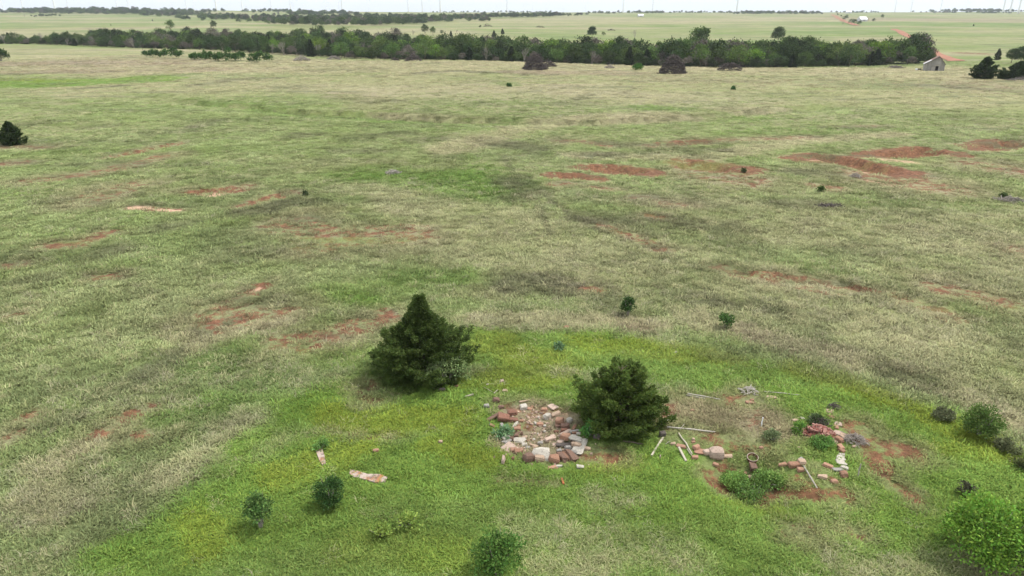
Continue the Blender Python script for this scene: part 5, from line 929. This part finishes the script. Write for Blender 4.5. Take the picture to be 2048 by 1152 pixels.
# ------------------------------------------------------------------ brick heap, tub, dark block, poles
def bricks():
    p = G(1634, 868); o = thing('brick_heap', 'low heap of broken red bricks inside the foundation', 'brick heap', p); rg = random.Random(31); mats = [plain('brick_red', (.21, .075, .055), .9, .25, 9), plain('brick_dark', (.14, .062, .052), .9, .25, 9), plain('brick_pale', (.32, .17, .135), .9, .2, 9)]
    b = MB(); b.tube([(0, 0, -.1), (0, 0, .14), (0, 0, .24)], [.52, .34, .05], 12); m = b.mesh('mound', plain('brick_rubble', (.2, .08, .06), .95)); link('mound', m, o, scl=(1.05, .8, 1))
    mm = []
    for k in range(6):
        b = MB(); l = rg.uniform(.5, 1); b.box((-.1 * l, -.05, -.032), (.1 * l, .05, .032)); b.v = [(x + rg.uniform(-.012, .012), y + rg.uniform(-.01, .01), z + rg.uniform(-.008, .008)) for x, y, z in b.v]; mm.append(b.mesh('brick', mats[k % 3]))
    for i in range(150):
        a = rg.random() * 6.283; q = math.sqrt(rg.random()); z = .27 * (1 - q ** 1.6) + .02; bo = link('brick', rg.choice(mm), o, (math.cos(a) * q * .62, math.sin(a) * q * .46, z + rg.uniform(-.01, .035))); bo.rotation_euler = (rg.uniform(-.6, .6), rg.uniform(-.6, .6), rg.random() * 6.28)
bricks()
_q = G(1634, 868); OBST.append((_q[0], _q[1], .62)); _q = G(1505, 917); OBST.append((_q[0], _q[1], .3)); OBST.append((_q[0] * .97, _q[1] * .97, .3))
p = G(1505, 917); p[2] -= .1; o = thing('rusted_tub', 'open rusted round tub with pale rim above the red pit', 'tub', p); o.rotation_euler = (R(14), R(-6), 0)
rust = plain('rust', (.1, .038, .026), .8, .35, 12); b = MB(); n = 24; V = []; Fc = []
for r_, z_ in ((.17, -.05), (.195, .2), (.165, .2), (.15, .03), (.001, .03)): V += [(math.cos(6.2832 * k / n) * r_, math.sin(6.2832 * k / n) * r_, z_) for k in range(n)]
for i in range(4): Fc += [(i * n + k, i * n + (k + 1) % n, (i + 1) * n + (k + 1) % n, (i + 1) * n + k) for k in range(n)]
b.add(V, Fc); link('shell', b.mesh('shell', rust, True), o)
b = MB(); b.tube([(math.cos(6.2832 * k / n) * .19, math.sin(6.2832 * k / n) * .19, .205) for k in range(n + 1)], .009, 6, False); link('rim', b.mesh('rim', plain('tub_rim', (.5, .42, .35), .6, .2)), o)
stone(1324, 868, 12, 10, 0, 'block', 'dark', 'dark charred block at the near left foundation corner', FG)
def pole(a, c, r, label, mat=M_PALEWOOD, za=.04, zc=.04, cat='pole', name='wooden_pole', flat=None, group=None):
    r *= .72; flat = flat * .75 if flat else None; A, C = G(*a), G(*c); A[2] += za; C[2] += zc; m = (A + C) / 2; b = MB(); A2, C2 = Vector(A - m), Vector(C - m); md = A2.lerp(C2, .5) + Vector((random.uniform(-.025, .025), random.uniform(-.02, .02), random.uniform(0, .02)))
    if flat:
        d = (C2 - A2); L = d.length; M = d.to_track_quat('X', 'Z').to_matrix().to_4x4(); b.box((-L / 2, -flat / 2, -r), (L / 2, flat / 2, r), M)
    else: b.tube([A2, A2.lerp(C2, .25), md, A2.lerp(C2, .75), C2], [r, r * .95, r * 1.05, r * .9, r * .75], 7)
    [OBST.append((A[0] + (C[0] - A[0]) * t_, A[1] + (C[1] - A[1]) * t_ - .06, .09)) for t_ in np.linspace(0, 1, 9)]
    tag(link(name, b.mesh(name, mat), None, tuple(m)), label, cat, group)
pole((1303, 913), (1326, 877), .04, 'pale pole lying in grass before the charred stump', flat=.08)
pole((1357, 869), (1384, 910), .038, 'pale pole leaning left of the biggest pale boulder', zc=.06, za=.06)
pole((1374, 900), (1385, 915), .03, 'short pale stick beside the leaning pale pole', za=.05)
pole((1357, 900), (1372, 923), .035, 'frayed pale wood at the left of foundation', za=.12, zc=.02, flat=.1)
pole((1334, 856), (1430, 866), .04, 'long grey rail along the near edge of the foundation plot', M_GREYWOOD, .05, .05)
pole((1372, 792), (1410, 799), .035, 'grey rail at the back left of the foundation plot, near one', M_GREYWOOD, .05, .05)
pole((1374, 791), (1440, 800), .035, 'longer grey rail at the back left of foundation plot', M_GREYWOOD, .1, .03)
pole((1606, 938), (1634, 979), .038, 'grey pole fallen from the orange stone towards the camera', M_GREYWOOD, .14, .05)
pole((1716, 953), (1716, 955), .035, 'grey stake standing right of the white foundation corner', M_GREYWOOD, -.05, .55)
pole((1523, 853), (1523, 854), .032, 'short white stake standing in the foundation plot', M_WHITE, -.05, .42)
pole((1528, 785), (1600, 792), .03, 'thin grey rail behind the foundation, right of the branches', M_GREYWOOD, .05, .05)
pole((930, 795), (947, 790), .03, 'pale board scrap in grass between cedar and stone ring', flat=.09)
pole((968, 776), (984, 785), .018, 'thin pale stick in grass between the cedars')
pole((988, 788), (996, 781), .022, 'short pale stick in grass behind the stone ring', flat=.05)
pole((972, 771), (980, 769), .022, 'tiny pale stick behind the thin pale stick', flat=.06)
pole((1246, 884), (1286, 890), .035, 'dark rotten rail in grass below the round-topped cedar', M_BARK, .04, .04)
pole((1334, 846), (1338, 833), .02, 'thin pale slat at the left foundation edge', flat=.05)
pole((1123, 958), (1127, 972), .03, 'rusty brown curved scrap in grass below the stone ring', plain('rust_scrap', (.28, .1, .04), .8), .04, .08, 'scrap', 'scrap_piece', flat=.09)
pole((1340, 884), (1331, 890), .015, 'thin twig beside the charred stump', M_GREYWOOD)
pole((1360, 860), (1370, 850), .012, 'thin twig crossing the long grey rail', M_GREYWOOD, .06, .1)

# ------------------------------------------------------------------ grass
def tuft(seed, n, h, spread, lean, wd, kindf):
    """one clump of bent blades"""
    rg = np.random.default_rng(seed); a = rg.random(n) * 6.283; r = spread * np.sqrt(rg.random(n)); base = np.stack([np.cos(a) * r, np.sin(a) * r, np.full(n, -.02)], 1)
    d = np.stack([np.cos(a + rg.normal(0, .8, n)), np.sin(a + rg.normal(0, .8, n)), np.zeros(n)], 1); L = h * (.5 + .7 * rg.random(n)); ln = lean * (.4 + .9 * rg.random(n))
    side = np.stack([-d[:, 1], d[:, 0], np.zeros(n)], 1) * (wd * (.7 + .6 * rg.random(n)))[:, None]
    mid = base + d * (L * ln * .35)[:, None] + np.array([0, 0, 1]) * (L * .6)[:, None]; tip = base + d * (L * ln)[:, None] + np.array([0, 0, 1]) * (L * (1 - .35 * ln))[:, None]
    V = np.stack([base - side, base + side, mid + side * .8, mid - side * .8, tip], 1).reshape(-1, 3)
    i = np.arange(n)[:, None] * 5; T = np.concatenate([i + [0, 1, 2], i + [0, 2, 3], i + [3, 2, 4]], 0)
    t = np.repeat(np.stack([rg.random(n), rg.random(n)], 1), 5, 0)
    return mesh_np('grass_tuft', V, T, M_LEAF_I, False, t)
TUFTS = [tuft(600 + i, 34, .12, .24, .9, .009, 0) for i in range(3)] + [tuft(610 + i, 34, .20, .22, 1.2, .006, 1) for i in range(3)] + [tuft(620, 30, .09, .26, 1.0, .014, 2), tuft(621, 44, .15, .34, .9, .012, 0)]
def grass(name, label, seed, NP, r0, r1, e, f0, f1, g0, g1, ang):
    rg = np.random.default_rng(seed)
    # even cover per picture area: density falls with distance
    u = rg.random(NP)
    r = (r0 ** (e + 1) + u * (r1 ** (e + 1) - r0 ** (e + 1))) ** (1 / (e + 1)); a = rg.uniform(-R(ang), R(ang), NP)
    x = r * np.sin(a); y = r * np.cos(a); keep = y > 9; x, y, r = x[keep], y[keep], r[keep]
    Mk = cover(x, y); soil = np.maximum(Mk[:, 0], Mk[:, 1]); jit = fbm(x * 1.7, y * 1.7, 41, 2)
    ok = rg.random(len(x)) > np.clip((soil + (jit - .5) * 1.4 - .2) * 2.0, 0, .985); x, y, r, Mk = x[ok], y[ok], r[ok], Mk[ok]
    n = len(x); n1 = fbm(x / 3.2, y / 3.2, 51, 3); n2 = fbm(x / 14, y / 9, 61, 3); n3 = fbm(x / .8, y / .8, 71, 2)
    lush, yel, dark, grn, straw, brown = Mk[:, 2], Mk[:, 3], Mk[:, 4], Mk[:, 5], Mk[:, 6], Mk[:, 7]
    c = np.array([.148, .205, .062])[None] * (1 - n1[:, None]) + np.array([.25, .282, .135])[None] * n1[:, None]
    def mixin(c, m, colr): return c * (1 - m[:, None]) + np.array(colr)[None] * m[:, None]
    c = mixin(c, np.clip(straw * (.55 + n1 * .9), 0, .85), (.37, .315, .205)); c = mixin(c, np.clip(grn * .85, 0, .9), (.10, .18, .035)); c = mixin(c, np.clip(lush * (1 - .75 * straw), 0, .92), (.135, .215, .042)); c = mixin(c, np.clip(yel * .75, 0, .75), (.178, .218, .032)); c = mixin(c, np.clip(brown * .85, 0, .85), (.23, .18, .12)); c = mixin(c, np.clip(dark * 1.1 * (.5 + n1), 0, .9), (.105, .10, .062))
    n4 = fbm(x / 6.5, y / 4.5, 81, 3); c = mixin(c, np.clip((n4 - .56) * 5, 0, .42) * (1 - .6 * lush), (.125, .14, .07)); n5 = fbm(x / 1.7, y / 1.7, 85, 2); c = c * (1 + (n5 - .5) * .55)[:, None]
    # dry clumps mixed in, fewer where the grass is lush
    pdry = np.clip(.17 + .55 * (n2 - .5) * 2 + .5 * straw - .6 * np.clip(lush * (1 - straw), 0, 1) - .2 * grn - .2 * dark + (n3 - .5) * .9, .015, .85); dry = rg.random(n) < pdry * .42
    dc = np.array([[.37, .345, .19], [.33, .32, .17], [.31, .285, .19]])[rg.integers(0, 3, n)]
    c = np.where(dry[:, None], c * .25 + dc * .75, c); dk = (rg.random(n) < .10 * (1 - lush)) & ~dry; c[dk] = c[dk] * .55
    c = c * (.96 + .36 * rg.random((n, 1)))
    idx = np.where(dry, 3 + rg.integers(0, 3, n), np.where(rg.random(n) < .55, rg.integers(0, 3, n), 6 + rg.integers(0, 2, n)))
    s = (.75 + .6 * rg.random(n)) * np.clip((r / 26) ** .5, .8, 4); sz = s * np.where(dry, .95, 1.0) * (1 - .25 * np.clip(soil[ok], 0, 1)) * (1 - .22 * np.clip(lush, 0, 1)) * np.clip(1.25 - .012 * (r - 20), .4, 1.1)
    rot = np.stack([rg.normal(0, .12, n), rg.normal(0, .12, n), rg.random(n) * 6.283], 1)
    keep = rg.random(n) < (1 - sstep(f0, f1, r)) * sstep(g0, g1, r)
    for ox, oy_, orad in OBST:
        keep &= (x - ox) ** 2 + (y - oy_) ** 2 > orad * orad
    x, y, r, c, idx, s, sz, rot = (q[keep] for q in (x, y, r, c, idx, s, sz, rot)); n = len(x)
    z = H(x, y)
    o = scatter(name, np.stack([x, y, z], 1), rot, np.stack([s, s, sz], 1), idx, np.concatenate([c, np.ones((n, 1))], 1), TUFTS)
    tag(o, label, 'grass')
grass('grass', 'pasture grass, lush round the ruin and dry in the open field', 99, 128000, 14.0, 150.0, -.5, 95, 150, 1, 2, 45)
grass('grass', 'pale dry grass of the far pasture before the wood', 199, 48000, 85.0, 330.0, .25, 240, 330, 85, 130, 42)

# ------------------------------------------------------------------ haze
m, ns, ls = new_mat('haze_air'); o_ = ns.new('ShaderNodeOutputMaterial'); pv = ns.new('ShaderNodeVolumePrincipled')
pv.inputs['Color'].default_value = (.86, .92, 1.0, 1); pv.inputs['Density'].default_value = 1.1e-4; pv.inputs['Anisotropy'].default_value = .2; ls.new(pv.outputs[0], o_.inputs['Volume'])
b = MB(); b.box((-15500, -15500, -12), (15500, 15500, 170)); kind(link('haze', b.mesh('haze', m)), 'stuff')
